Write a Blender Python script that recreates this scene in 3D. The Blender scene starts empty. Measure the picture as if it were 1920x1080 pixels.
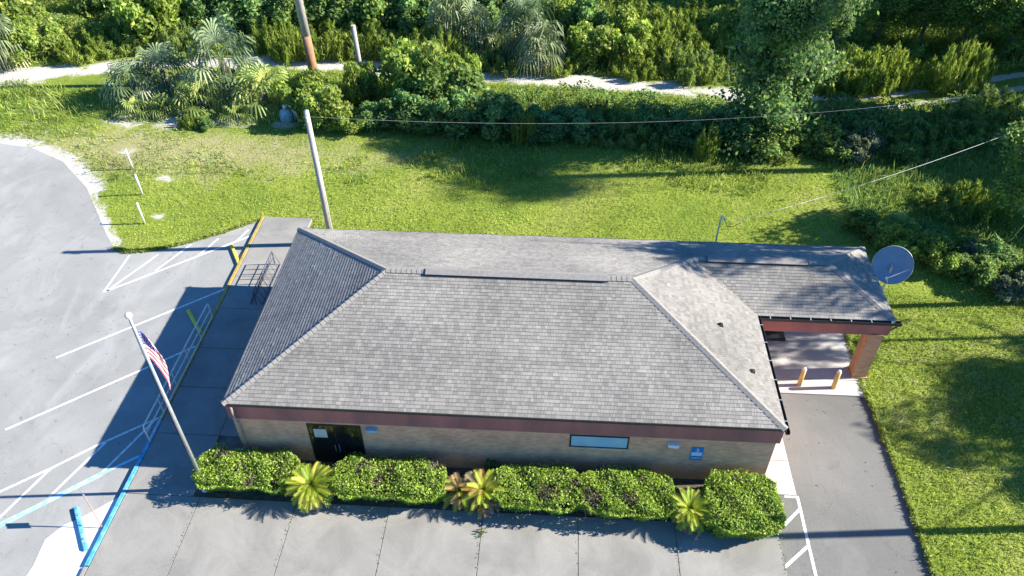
import bpy, bmesh, math, random
import numpy as np
from mathutils import Vector, Matrix
R = math.radians
random.seed(7)
rng = np.random.default_rng(11)
sc = bpy.context.scene
COL = sc.collection

# ------------------------------------------------------------------ camera
FOC = 1467.39
pit, yaw, rol = R(41.27306), R(-3.66978), R(-0.26897)
CY, SY, CP, SP = math.cos(yaw), math.sin(yaw), math.cos(pit), math.sin(pit)
fwd = Vector((SY*CP, CY*CP, -SP)); rt0 = Vector((CY, -SY, 0)); up0 = rt0.cross(fwd)
rt = rt0*math.cos(rol) + up0*math.sin(rol); up = -rt0*math.sin(rol) + up0*math.cos(rol)
CH = 25.0
cam_d = bpy.data.cameras.new('camera'); cam = bpy.data.objects.new('camera', cam_d); COL.objects.link(cam)
cam_d.sensor_width = 36; cam_d.lens = 36*FOC/1920; cam_d.clip_end = 3000; cam_d.clip_start = 0.5
m = Matrix((rt, up, -fwd)).transposed().to_4x4(); m.translation = Vector((0, 0, CH)); cam.matrix_world = m
sc.camera = cam
sc.render.resolution_x = 1024; sc.render.resolution_y = 576

def G(px, py, z=0.0):            # where the line of sight of a photo pixel meets a level z
    d = rt*((px-960)/FOC) - up*((py-540)/FOC) + fwd
    t = (z-CH)/d.z
    return (d.x*t, d.y*t)

# ------------------------------------------------------------------ light
SUN_EL = 29.5
SHD = 185.5                     # compass of the shadows, degrees from +x
sd = Vector((math.cos(R(SHD))*math.cos(R(SUN_EL)), math.sin(R(SHD))*math.cos(R(SUN_EL)), -math.sin(R(SUN_EL))))
w = bpy.data.worlds.new('World'); sc.world = w; w.use_nodes = True
nt = w.node_tree; bg = nt.nodes['Background']
sky = nt.nodes.new('ShaderNodeTexSky'); sky.sky_type = 'NISHITA'; sky.sun_disc = False
sky.sun_elevation = R(SUN_EL); sky.sun_rotation = math.atan2(-sd.x, -sd.y)
sky.ozone_density = 9.0; sky.dust_density = 0.3; sky.air_density = 1.0
tint = nt.nodes.new('ShaderNodeMix'); tint.data_type = 'RGBA'; tint.blend_type = 'MULTIPLY'; tint.inputs[0].default_value = 1
tint.inputs[7].default_value = (.60, 1.03, 1.2, 1)          # deep clear-air blue
nt.links.new(sky.outputs[0], tint.inputs[6]); nt.links.new(tint.outputs[2], bg.inputs[0]); bg.inputs[1].default_value = 0.068
sl = bpy.data.lights.new('sun', 'SUN'); sl.energy = 5.0; sl.angle = R(0.5); sl.color = (1.0, 0.925, 0.80)
so = bpy.data.objects.new('sun', sl); COL.objects.link(so)
so.rotation_euler = sd.to_track_quat('-Z', 'Y').to_euler(); so.location = (60, 5, 60)
sc.view_settings.view_transform = 'Standard'; sc.view_settings.look = 'None'
sc.view_settings.exposure = 1.5; sc.view_settings.gamma = 1

# ------------------------------------------------------------------ helpers
def tag(o, label=None, cat=None, group=None, kind=None):
    if label: o['label'] = label
    if cat: o['category'] = cat
    if group: o['group'] = group
    if kind: o['kind'] = kind
    return o
def empty(name, loc, rz=0):
    o = bpy.data.objects.new(name, None); COL.objects.link(o); o.location = loc; o.rotation_euler = (0, 0, rz)
    o.empty_display_size = .3
    return o
def link(name, me, parent=None):
    o = bpy.data.objects.new(name, me); COL.objects.link(o)
    if parent: o.parent = parent
    return o
def kids(o): return [c for c in bpy.data.objects if c.parent == o]
def copy_tree(o, loc, rz=0, s=(1, 1, 1)):
    c = o.copy(); COL.objects.link(c); c.location = loc; c.rotation_euler = (0, 0, rz); c.scale = s
    for k in KIDS.get(o.name, kids(o)):
        d = k.copy(); COL.objects.link(d); d.parent = c
        for g in kids(k):
            e = g.copy(); COL.objects.link(e); e.parent = d
    return c
KIDS = {}

def nodes(name):
    mt = bpy.data.materials.new(name); mt.use_nodes = True
    n = mt.node_tree.nodes; l = mt.node_tree.links
    return mt, n, l, n['Principled BSDF']
def ramp(n, stops):
    r = n.new('ShaderNodeValToRGB'); e = r.color_ramp.elements
    while len(e) < len(stops): e.new(0.5)
    for i, (p, c) in enumerate(stops): e[i].position = p; e[i].color = (*c, 1)
    return r
def noise(n, l, scale, detail=4, rough=.6, coord='Object', stretch=None, dist=0):
    t = n.new('ShaderNodeTexCoord'); x = n.new('ShaderNodeTexNoise')
    x.inputs['Scale'].default_value = scale; x.inputs['Detail'].default_value = detail
    x.inputs['Roughness'].default_value = rough; x.inputs['Distortion'].default_value = dist
    if stretch:
        mp = n.new('ShaderNodeMapping'); mp.inputs['Scale'].default_value = stretch
        l.new(t.outputs[coord], mp.inputs[0]); l.new(mp.outputs[0], x.inputs['Vector'])
    else: l.new(t.outputs[coord], x.inputs['Vector'])
    return x
def mix(n, l, a, b, fac, mode='MIX'):
    x = n.new('ShaderNodeMix'); x.data_type = 'RGBA'; x.blend_type = mode
    for s, v in ((x.inputs[6], a), (x.inputs[7], b), (x.inputs[0], fac)):
        if hasattr(v, 'node'): l.new(v, s)
        elif isinstance(v, (int, float)): s.default_value = v
        else: s.default_value = (*v, 1)
    return x.outputs[2]
def simple(name, a, b=None, scale=6, rough=.7, bump=0, metal=0, spec=.5, lo=.35, hi=.65, stretch=None):
    mt, n, l, p = nodes(name)
    p.inputs['Roughness'].default_value = rough; p.inputs['Metallic'].default_value = metal
    p.inputs['Specular IOR Level'].default_value = spec
    b = b or tuple(c*.8 for c in a)
    x = noise(n, l, scale, stretch=stretch); r = ramp(n, [(lo, a), (hi, b)])
    l.new(x.outputs[0], r.inputs[0]); l.new(r.outputs[0], p.inputs['Base Color'])
    if bump:
        bp = n.new('ShaderNodeBump'); bp.inputs['Strength'].default_value = bump; bp.inputs['Distance'].default_value = .02
        y = noise(n, l, scale*8); l.new(y.outputs[0], bp.inputs['Height']); l.new(bp.outputs[0], p.inputs['Normal'])
    return mt
def leaf_mat(name, trans=.35, rough=.55):
    mt, n, l, p = nodes(name)
    a = n.new('ShaderNodeAttribute'); a.attribute_name = 'col'
    l.new(a.outputs['Color'], p.inputs['Base Color']); p.inputs['Roughness'].default_value = rough
    p.inputs['Specular IOR Level'].default_value = .25
    t = n.new('ShaderNodeBsdfTranslucent'); 
    l.new(mix(n, l, a.outputs['Color'], (1.0, 1.0, .3), .2, 'MULTIPLY'), t.inputs[0])
    mx = n.new('ShaderNodeMixShader'); mx.inputs[0].default_value = trans
    l.new(p.outputs[0], mx.inputs[1]); l.new(t.outputs[0], mx.inputs[2])
    l.new(mx.outputs[0], n['Material Output'].inputs[0])
    return mt
def attr_mat(name, rough=.85, fine=0, bump=0, amt=.25):
    mt, n, l, p = nodes(name)
    a = n.new('ShaderNodeAttribute'); a.attribute_name = 'col'
    p.inputs['Roughness'].default_value = rough
    if fine:
        x = noise(n, l, fine, 3); r = ramp(n, [(.3, (1-amt,)*3), (.7, (1+amt,)*3)])
        l.new(x.outputs[0], r.inputs[0])
        y = noise(n, l, .35, 3); r2 = ramp(n, [(.3, (.80, .80, .81)), (.7, (1.12, 1.11, 1.09))]); l.new(y.outputs[0], r2.inputs[0])
        c = mix(n, l, a.outputs['Color'], r.outputs[0], 1.0, 'MULTIPLY')
        l.new(mix(n, l, c, r2.outputs[0], 1.0, 'MULTIPLY'), p.inputs['Base Color'])
    else: l.new(a.outputs['Color'], p.inputs['Base Color'])
    return mt

class MB:
    def __init__(s): s.v = []; s.f = []; s.mi = []; s.cur = 0
    def poly(s, pts, mi=None):
        b = len(s.v); s.v += [tuple(p) for p in pts]; s.f.append(tuple(range(b, b+len(pts)))); s.mi.append(s.cur if mi is None else mi)
    def box(s, x0, x1, y0, y1, z0, z1, M=None):
        P = [(x0,y0,z0),(x1,y0,z0),(x1,y1,z0),(x0,y1,z0),(x0,y0,z1),(x1,y0,z1),(x1,y1,z1),(x0,y1,z1)]
        if M: P = [tuple(M @ Vector(p)) for p in P]
        b = len(s.v); s.v += P
        for f in ((3,2,1,0),(4,5,6,7),(0,1,5,4),(1,2,6,5),(2,3,7,6),(3,0,4,7)):
            s.f.append(tuple(b+i for i in f)); s.mi.append(s.cur)
        return s
    def prism(s, pts, z0, z1):
        n = len(pts)
        A = sum(pts[i][0]*pts[(i+1) % n][1]-pts[(i+1) % n][0]*pts[i][1] for i in range(n))
        if A < 0: pts = pts[::-1]
        b = len(s.v); s.v += [(p[0], p[1], z0) for p in pts] + [(p[0], p[1], z1) for p in pts]
        s.f.append(tuple(b+i for i in reversed(range(n)))); s.mi.append(s.cur)
        s.f.append(tuple(b+n+i for i in range(n))); s.mi.append(s.cur)
        for i in range(n):
            j = (i+1) % n; s.f.append((b+i, b+j, b+n+j, b+n+i)); s.mi.append(s.cur)
        return s
    def tube(s, pts, rad, n=8, cap=True):
        pts = [Vector(p) for p in pts]; rad = rad if hasattr(rad, '__len__') else [rad]*len(pts)
        b = len(s.v)
        for i, p in enumerate(pts):
            d = (pts[min(i+1, len(pts)-1)] - pts[max(i-1, 0)]).normalized()
            u = d.cross(Vector((0, 0, 1)) if abs(d.z) < .95 else Vector((1, 0, 0))).normalized(); q = d.cross(u)
            for k in range(n):
                a = 2*math.pi*k/n; s.v.append(tuple(p + (u*math.cos(a)+q*math.sin(a))*rad[i]))
        for i in range(len(pts)-1):
            for k in range(n):
                k2 = (k+1) % n; s.f.append((b+i*n+k, b+i*n+k2, b+(i+1)*n+k2, b+(i+1)*n+k)); s.mi.append(s.cur)
        if cap:
            s.f.append(tuple(b+k for k in reversed(range(n)))); s.mi.append(s.cur)
            s.f.append(tuple(b+(len(pts)-1)*n+k for k in range(n))); s.mi.append(s.cur)
        return s
    def lathe(s, prof, c=(0, 0, 0), n=16):
        b = len(s.v)
        for r, z in prof:
            for k in range(n):
                a = 2*math.pi*k/n; s.v.append((c[0]+r*math.cos(a), c[1]+r*math.sin(a), c[2]+z))
        for i in range(len(prof)-1):
            for k in range(n):
                k2 = (k+1) % n; s.f.append((b+i*n+k, b+i*n+k2, b+(i+1)*n+k2, b+(i+1)*n+k)); s.mi.append(s.cur)
        return s
    def build(s, name, mats, parent=None, smooth=False, bevel=0, uv=False):
        me = bpy.data.meshes.new(name); me.from_pydata(s.v, [], s.f)
        for mt in (mats if isinstance(mats, (list, tuple)) else [mats]): me.materials.append(mt)
        me.polygons.foreach_set('material_index', s.mi)
        if smooth: me.polygons.foreach_set('use_smooth', [True]*len(s.f))
        if uv:      # metric box mapping
            L = me.uv_layers.new(name='UVMap'); me.update()
            for p in me.polygons:
                nx, ny, nz = map(abs, p.normal)
                for li in p.loop_indices:
                    c = me.vertices[me.loops[li].vertex_index].co
                    L.data[li].uv = (c.x, c.y) if nz > max(nx, ny) else ((c.y, c.z) if nx > ny else (c.x, c.z))
        me.update()
        o = link(name, me, parent)
        if bevel:
            md = o.modifiers.new('bevel', 'BEVEL'); md.width = bevel; md.segments = 2; md.limit_method = 'ANGLE'
        return o

def fast(name, V, F, mats, col=None, parent=None, mi=None):
    V = np.asarray(V, np.float32).reshape(-1, 3); F = np.asarray(F, np.int32); k = F.shape[1]
    me = bpy.data.meshes.new(name)
    me.vertices.add(len(V)); me.vertices.foreach_set('co', V.ravel())
    me.loops.add(F.size); me.loops.foreach_set('vertex_index', F.ravel())
    me.polygons.add(len(F)); me.polygons.foreach_set('loop_start', np.arange(0, F.size, k, dtype=np.int32))
    me.polygons.foreach_set('loop_total', np.full(len(F), k, np.int32))
    for mt in (mats if isinstance(mats, (list, tuple)) else [mats]): me.materials.append(mt)
    if mi is not None: me.polygons.foreach_set('material_index', np.asarray(mi, np.int32))
    me.update(calc_edges=True)
    if col is not None:
        a = me.attributes.new('col', 'FLOAT_COLOR', 'POINT')
        c = np.ones((len(V), 4), np.float32); c[:, :3] = col; a.data.foreach_set('color', c.ravel())
    return link(name, me, parent)

def unit(a): return a/np.maximum(np.linalg.norm(a, axis=-1, keepdims=True), 1e-9)
def leaves(C, L, W, nrm=None, updir=None, jitter=1.0):
    """one pointed leaf per centre: N x 4 vertices"""
    N = len(C); L = np.broadcast_to(L, N)[:, None]; W = np.broadcast_to(W, N)[:, None]
    d = unit(rng.normal(size=(N, 3))*jitter + (updir if updir is not None else 0))
    n = unit(rng.normal(size=(N, 3)) + (nrm*1.4 if nrm is not None else 0))
    s = unit(np.cross(d, n))
    return np.stack([C-d*L*.5, C+s*W*.5, C+d*L*.5, C-s*W*.5], 1).reshape(-1, 3)
def quadsF(n): return np.arange(n*4, dtype=np.int32).reshape(-1, 4)
def pal(N, cols, w=None):
    cols = np.array(cols); i = rng.choice(len(cols), N, p=w)
    return cols[i]*(rng.uniform(.75, 1.25, (N, 1)))

# ------------------------------------------------------------------ materials
def m_asphalt(name='asphalt', k=(1, 1, 1)):
    mt, n, l, p = nodes(name)
    big = noise(n, l, .16, 5, .62, dist=.6); r1 = ramp(n, [(.3, (.228, .232, .228)), (.5, (.278, .283, .276)), (.72, (.36, .363, .352))]); l.new(big.outputs[0], r1.inputs[0])
    fine = noise(n, l, 38, 3, .8); r2 = ramp(n, [(.28, (.66,)*3), (.72, (1.32,)*3)]); l.new(fine.outputs[0], r2.inputs[0])
    c = mix(n, l, r1.outputs[0], r2.outputs[0], 1.0, 'MULTIPLY')
    st = noise(n, l, .9, 6, .7, dist=1.5); r3 = ramp(n, [(.60, (0, 0, 0)), (.74, (1, 1, 1))]); l.new(st.outputs[0], r3.inputs[0])
    c = mix(n, l, c, (.15, .15, .15), mix(n, l, (0, 0, 0), (.55, .55, .55), r3.outputs[0]))
    sw = noise(n, l, .55, 7, .7, stretch=(.8, .35, 1), dist=1.2); r5 = ramp(n, [(.50, (0, 0, 0)), (.78, (.65,)*3)]); l.new(sw.outputs[0], r5.inputs[0])
    c = mix(n, l, c, (.40, .405, .405), r5.outputs[0])
    sp_ = noise(n, l, 3.2, 3, .6); r6 = ramp(n, [(.66, (0, 0, 0)), (.73, (.75,)*3)]); l.new(sp_.outputs[0], r6.inputs[0])
    c = mix(n, l, c, (.13, .13, .125), r6.outputs[0])
    v = n.new('ShaderNodeTexVoronoi'); v.feature = 'DISTANCE_TO_EDGE'; v.inputs['Scale'].default_value = .22
    t = n.new('ShaderNodeTexCoord'); nn = noise(n, l, 1.2, 5); ad = n.new('ShaderNodeVectorMath'); ad.operation = 'ADD'
    l.new(t.outputs['Object'], ad.inputs[0]); l.new(nn.outputs['Color'], ad.inputs[1]); l.new(ad.outputs[0], v.inputs['Vector'])
    r4 = ramp(n, [(.0, (1, 1, 1)), (.0035, (0, 0, 0))]); l.new(v.outputs['Distance'], r4.inputs[0])
    c = mix(n, l, c, (.14, .14, .14), mix(n, l, (0, 0, 0), (.35,)*3, r4.outputs[0]))
    c = mix(n, l, c, k, 1.0, 'MULTIPLY'); l.new(c, p.inputs['Base Color']); p.inputs['Roughness'].default_value = .9
    bp = n.new('ShaderNodeBump'); bp.inputs['Strength'].default_value = .25; bp.inputs['Distance'].default_value = .01
    l.new(fine.outputs[0], bp.inputs['Height']); l.new(bp.outputs[0], p.inputs['Normal'])
    return mt
def m_concrete(name, a, b, c_):
    mt, n, l, p = nodes(name)
    big = noise(n, l, .55, 6, .65, dist=.8); r1 = ramp(n, [(.28, a), (.5, b), (.75, c_)]); l.new(big.outputs[0], r1.inputs[0])
    fine = noise(n, l, 24, 4, .75); r2 = ramp(n, [(.25, (.82,)*3), (.75, (1.15,)*3)]); l.new(fine.outputs[0], r2.inputs[0])
    c = mix(n, l, r1.outputs[0], r2.outputs[0], 1.0, 'MULTIPLY')
    st = noise(n, l, 2.3, 6, .75, dist=1); r3 = ramp(n, [(.60, (0, 0, 0)), (.80, (.45,)*3)]); l.new(st.outputs[0], r3.inputs[0])
    c = mix(n, l, c, tuple(x*.6 for x in a), r3.outputs[0])
    l.new(c, p.inputs['Base Color']); p.inputs['Roughness'].default_value = .88
    bp = n.new('ShaderNodeBump'); bp.inputs['Strength'].default_value = .15; bp.inputs['Distance'].default_value = .01
    l.new(fine.outputs[0], bp.inputs['Height']); l.new(bp.outputs[0], p.inputs['Normal'])
    return mt
def m_ground():
    mt, n, l, p = nodes('ground_grass')
    A = n.new('ShaderNodeAttribute'); A.attribute_name = 'col'      # r = sand, g = rough brush floor
    sp = n.new('ShaderNodeSeparateColor'); l.new(A.outputs['Color'], sp.inputs[0])
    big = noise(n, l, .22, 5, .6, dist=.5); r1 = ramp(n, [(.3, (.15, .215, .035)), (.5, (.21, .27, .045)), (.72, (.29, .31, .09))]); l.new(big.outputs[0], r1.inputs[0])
    md = noise(n, l, 1.7, 6, .72, dist=.4); r2 = ramp(n, [(.28, (.62, .74, .62)), (.5, (1, 1, 1)), (.75, (1.3, 1.22, 1.15))]); l.new(md.outputs[0], r2.inputs[0])
    fi = noise(n, l, 9, 5, .8, stretch=(1, .6, 1)); r3 = ramp(n, [(.3, (.64, .70, .62)), (.72, (1.32, 1.27, 1.15))]); l.new(fi.outputs[0], r3.inputs[0])
    c = mix(n, l, r1.outputs[0], r2.outputs[0], 1.0, 'MULTIPLY'); c = mix(n, l, c, r3.outputs[0], 1.0, 'MULTIPLY')
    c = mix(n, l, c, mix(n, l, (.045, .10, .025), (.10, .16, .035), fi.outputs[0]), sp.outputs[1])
    dn = noise(n, l, .9, 6, .7, dist=.7); dm = n.new('ShaderNodeMath'); dm.operation = 'ADD'; l.new(sp.outputs[2], dm.inputs[0]); l.new(dn.outputs[0], dm.inputs[1])
    rd = ramp(n, [(.72, (0, 0, 0)), (1.0, (.85,)*3)]); l.new(dm.outputs[0], rd.inputs[0])
    c = mix(n, l, c, mix(n, l, (.26, .25, .12), (.40, .36, .20), fi.outputs[0]), rd.outputs[0])
    # bare sandy soil where the mask and the noise agree
    sn = noise(n, l, 1.4, 7, .75, dist=.6)
    ma = n.new('ShaderNodeMath'); ma.operation = 'ADD'; l.new(sp.outputs[0], ma.inputs[0]); l.new(sn.outputs[0], ma.inputs[1])
    r4 = ramp(n, [(.78, (0, 0, 0)), (.98, (1, 1, 1))]); l.new(ma.outputs[0], r4.inputs[0])
    sc_ = ramp(n, [(.3, (.38, .365, .33)), (.7, (.62, .605, .57))]); l.new(fi.outputs[0], sc_.inputs[0])
    c = mix(n, l, c, sc_.outputs[0], r4.outputs[0])
    l.new(c, p.inputs['Base Color']); p.inputs['Roughness'].default_value = .95; p.inputs['Specular IOR Level'].default_value = .1
    bp = n.new('ShaderNodeBump'); bp.inputs['Strength'].default_value = .6; bp.inputs['Distance'].default_value = .08
    l.new(fi.outputs[0], bp.inputs['Height']); l.new(bp.outputs[0], p.inputs['Normal'])
    return mt
def m_brick(name='tan_brick', k=(1, 1, 1)):
    mt, n, l, p = nodes(name)
    t = n.new('ShaderNodeTexCoord'); b = n.new('ShaderNodeTexBrick')
    b.inputs['Scale'].default_value = 1; b.inputs['Brick Width'].default_value = .22; b.inputs['Row Height'].default_value = .075
    b.inputs['Mortar Size'].default_value = .007; b.inputs['Color1'].default_value = (.74, .375, .22, 1); b.inputs['Color2'].default_value = (.55, .26, .15, 1)
    b.inputs['Mortar'].default_value = (.60, .47, .37, 1); b.inputs['Bias'].default_value = -.2
    l.new(t.outputs['UV'], b.inputs['Vector'])
    x = noise(n, l, 1.3, 5); r = ramp(n, [(.3, (.8, .8, .8)), (.7, (1.15, 1.12, 1.1))]); l.new(x.outputs[0], r.inputs[0])
    l.new(mix(n, l, mix(n, l, b.outputs[0], r.outputs[0], 1, 'MULTIPLY'), k, 1.0, 'MULTIPLY'), p.inputs['Base Color']); p.inputs['Roughness'].default_value = .9
    bp = n.new('ShaderNodeBump'); bp.inputs['Strength'].default_value = .5; bp.inputs['Distance'].default_value = .01; bp.invert = True
    l.new(b.outputs['Fac'], bp.inputs['Height']); l.new(bp.outputs[0], p.inputs['Normal'])
    return mt
M = dict(
    asphalt=m_asphalt(), asphalt2=m_asphalt('driveway_asphalt', (.55, .545, .53)), ground=m_ground(), brick=m_brick(), obrick=m_brick('orange_brick', (.80, .80, .72)),
    conc=m_concrete('sidewalk_concrete', (.195, .190, .175), (.255, .248, .23), (.32, .31, .285)),
    conc2=m_concrete('pale_concrete', (.40, .385, .37), (.48, .46, .44), (.56, .54, .52)),
    white_conc=m_concrete('white_apron_concrete', (.62, .63, .63), (.74, .75, .75), (.84, .84, .83)),
    joint=simple('joint_dirt', (.07, .065, .055), (.16, .15, .12), 3),
    soil=simple('bed_soil', (.055, .045, .035), (.12, .10, .075), 5, bump=.5),
    paint=simple('road_paint', (.80, .80, .80), (.36, .365, .37), 9, lo=.47, hi=.68),
    bpaint=simple('blue_paint', (.05, .30, .52), (.22, .50, .64), 5, lo=.4, hi=.7),
    lbpaint=simple('light_blue_paint', (.25, .60, .78), (.60, .74, .80), 4, lo=.4, hi=.7),
    ypaint=simple('yellow_paint', (.50, .35, .06), (.27, .20, .09), 3, lo=.35, hi=.65),
    dark=simple('dark_metal', (.028, .026, .026), (.05, .045, .045), 8, .5),
    steel=simple('galvanised_steel', (.60, .61, .62), (.48, .49, .50), 10, .5, metal=.2),
    alu=simple('brushed_aluminium', (.62, .63, .64), (.50, .51, .52), 6, .35, metal=.6),
    white=simple('white_enamel', (.80, .80, .79), (.68, .68, .67), 6, .4),
    rust=simple('rusty_steel', (.30, .16, .11), (.42, .30, .24), 9, .8),
    wood=simple('weathered_wood', (.42, .40, .37), (.27, .25, .225), 5, .9, .4, stretch=(6, 6, .5)),
    bark=simple('grey_bark', (.20, .175, .15), (.10, .085, .07), 5, .95, .6, stretch=(3, 3, .8)),
    orange_bark=simple('orange_bark', (.42, .22, .12), (.24, .13, .085), 4, .95, .6, stretch=(3, 3, .8)),
    bare=simple('stripped_wood', (.46, .43, .40), (.31, .29, .27), 4, .9, .3, stretch=(5, 5, .6)),
    red=simple('redwood_fascia', (.40, .14, .12), (.25, .10, .095), 1.1, .7, .2, stretch=(1, 1, .2)),
    soffit=simple('brown_soffit', (.14, .10, .08), None, 4),
    glass=simple('dark_glass', (.008, .009, .011), (.016, .017, .02), 2, .12, spec=.8),
    glass_b=simple('painted_sky_reflection_glass', (.24, .46, .62), (.29, .51, .66), 1.2, .2, spec=.9),  # sky reflection painted in as a pale blue base colour
    paper=simple('grey_notice', (.55, .56, .55), (.42, .44, .44), 4),
    black=simple('black_paint', (.012, .012, .012), (.02, .02, .02), 4, .4),
    sign_blue=simple('sign_blue', (.01, .17, .52), (.015, .20, .56), 4, .4),
    rackblue=simple('navy_rack_paint', (.045, .06, .10), (.08, .09, .12), 8, .5),
    dishm=simple('shade_blue_dish', (.12, .27, .45), (.16, .32, .50), 1.5, .5),  # dish colour carries the blue of its shaded face
    bollard=simple('yellow_bollard', (.66, .44, .13), (.52, .36, .13), 5, .6),
    shingle=attr_mat('roof_shingles', .92, 60, amt=.16),
    cap=simple('ridge_shingles', (.27, .258, .243), (.21, .20, .19), 9, .9, .3),
    vent=simple('ridge_vent_shingles', (.27, .258, .243), (.21, .20, .19), 9, .9, .3),
    wire=simple('grey_wire', (.30, .31, .31), None, 4), rail=simple('tan_galvanised_rail', (.74, .72, .66), (.58, .55, .48), 6, .5),
    ystop=simple('yellow_stop_paint', (.78, .62, .08), (.58, .46, .12), 5, lo=.45, hi=.75),
    rubber=simple('black_rubber', (.02, .02, .022), (.035, .035, .037), 5, .8),
    leaf=leaf_mat('leaves', .5), needle=leaf_mat('grass_blades', .45), frond=leaf_mat('palm_fronds', .25),
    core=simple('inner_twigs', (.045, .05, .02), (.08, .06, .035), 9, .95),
    flag=attr_mat('flag_cloth', .75), tank=simple('blue_plastic_and_shade_tint', (.24, .42, .50), (.33, .50, .58), 5, .45),
)
M['flag'].node_tree.nodes['Principled BSDF'].inputs['Sheen Weight'].default_value = .1

# ================================================================== SETTING
def seg_d(P, pts):
    best = np.full(len(P), 1e9)
    for a, b in zip(pts[:-1], pts[1:]):
        a = np.array(a); b = np.array(b); d = b-a; t = np.clip(((P-a)@d)/(d@d), 0, 1)
        best = np.minimum(best, np.hypot(*(P-a-t[:, None]*d).T))
    return best
EDGE = [G(-260, 262), G(-120, 266), G(0, 269), G(60, 277), G(118, 303), G(163, 352), G(180, 392), G(200, 440), G(216, 466), G(240, 473), G(290, 468), G(345, 457), G(420, 436), G(487, 412)]
TRACK = [G(-300, 155), G(-60, 142), G(120, 131), G(330, 112), G(540, 118), G(700, 126), G(800, 138), G(900, 139), G(1020, 146), G(1160, 156), G(1330, 172), G(1450, 190), G(1600, 196), G(1750, 178), G(1920, 150), G(2200, 118)]
xs = np.unique(np.concatenate([np.linspace(-900, -60, 14), np.arange(-60, 60.1, .3), np.linspace(60, 900, 14)]))
ys = np.unique(np.concatenate([np.linspace(-500, 5, 10), np.arange(5, 80.1, .3), np.linspace(80, 1500, 18)]))
XX, YY = np.meshgrid(xs, ys); P2 = np.stack([XX.ravel(), YY.ravel()], 1)
nv = len(xs)
idx = np.arange(len(P2)).reshape(len(ys), nv)
Fg = np.stack([idx[:-1, :-1], idx[:-1, 1:], idx[1:, 1:], idx[1:, :-1]], -1).reshape(-1, 4)
def lump(P, s, seed):
    r = np.random.default_rng(seed); o = np.zeros(len(P))
    for k in range(7):
        a = r.uniform(0, 6.28); f = s*r.uniform(.5, 1.8); o += np.sin((P[:, 0]*math.cos(a)+P[:, 1]*math.sin(a))*f + r.uniform(0, 6.28))
    return o/7
_d = seg_d(P2, TRACK); _n = lump(P2, .9, 31)+.7*lump(P2, 2.3, 32)
sand = np.exp(-(_d/1.25)**2)*(.64+.42*_n)
_r = np.exp(-((_d-.85)/.42)**2)*(.62+.2*_n); sand = np.where(P2[:, 0] > 17, _r, sand)
sand = np.maximum(sand, np.exp(-(seg_d(P2, [(p[0]-.1, p[1]+.1) for p in EDGE[:9]])/np.where(P2[:, 1] > 35.5, 1.25, .6))**2)*(.52+.25*lump(P2, .8, 33)+.15*lump(P2, 2.6, 34)+.06*(P2[:, 1] > 35.5)))
sand = np.maximum(sand, np.exp(-(seg_d(P2, [G(-100, 150), G(0, 143), G(60, 140)])/1.8)**2)*.66)
for (px, py, r_, a_) in ((312, 334, .8, .5), (298, 405, .7, .5), (340, 380, .5, .4), (240, 282, 1.0, .42), (400, 290, 2.2, .30), (60, 205, 1.5, .33), (330, 224, 2.2, .55), (440, 222, 2.4, .56), (530, 232, 1.4, .5),
                         (240, 225, 2.2, .48), (660, 236, 1.8, .33), (130, 330, 1.2, .40), (580, 232, 1.6, .33), (60, 240, 3, .26), (360, 270, 4, .20), (250, 250, 3, .24), (1845, 445, 2.0, .25), (1500, 235, 3, .2)):
    c = np.array(G(px, py)); d = (P2-c)*np.array([1, 1.5]); sand = np.maximum(sand, a_*np.exp(-(np.hypot(*d.T)/r_)**2))
sand = np.maximum(sand, .18*np.exp(-((P2[:, 1]-41.5-lump(P2, .1, 3)*3)/2.0)**2)*(P2[:, 0] < -6))
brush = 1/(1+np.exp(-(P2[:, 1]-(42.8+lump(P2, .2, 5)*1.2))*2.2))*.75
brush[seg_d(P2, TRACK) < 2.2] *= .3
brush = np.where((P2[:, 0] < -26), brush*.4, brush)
zz = lump(P2, .35, 9)*.05 + lump(P2, 1.1, 8)*.02
flat = (P2[:, 1] < 34.5) & (P2[:, 0] > -60) & (P2[:, 0] < 15)
zz = np.where(flat, 0, zz) - .05
V = np.stack([P2[:, 0], P2[:, 1], zz], 1)
dry = .34*np.exp(-((P2[:, 0]+24)/13)**2-((P2[:, 1]-39.5)/4.0)**2)+.22*np.exp(-((P2[:, 1]-40)/2.6)**2)
dry = np.maximum(dry, .22*(P2[:, 0] > 14)*np.exp(-((P2[:, 1]-22)/9)**2))
cg = np.stack([sand, brush, dry], 1)
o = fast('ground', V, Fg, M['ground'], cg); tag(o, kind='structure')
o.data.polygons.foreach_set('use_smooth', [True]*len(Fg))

b = MB(); b.prism([(-90, -20)] + [(-90, EDGE[0][1])] + EDGE + [(-15.5, 33.2), (-15.5, -20)], -.3, 0.0)
tag(b.build('parking_lot', M['asphalt']), kind='structure')
b = MB(); b.prism([(8.35, -20), (13.25, -20), G(1752, 1080), G(1716, 980), G(1690, 905), G(1663, 832), G(1640, 775), G(1626, 742), (8.35, 22.38)], -.3, -.006)
tag(b.build('driveway', M['asphalt2']), kind='structure')

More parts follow.
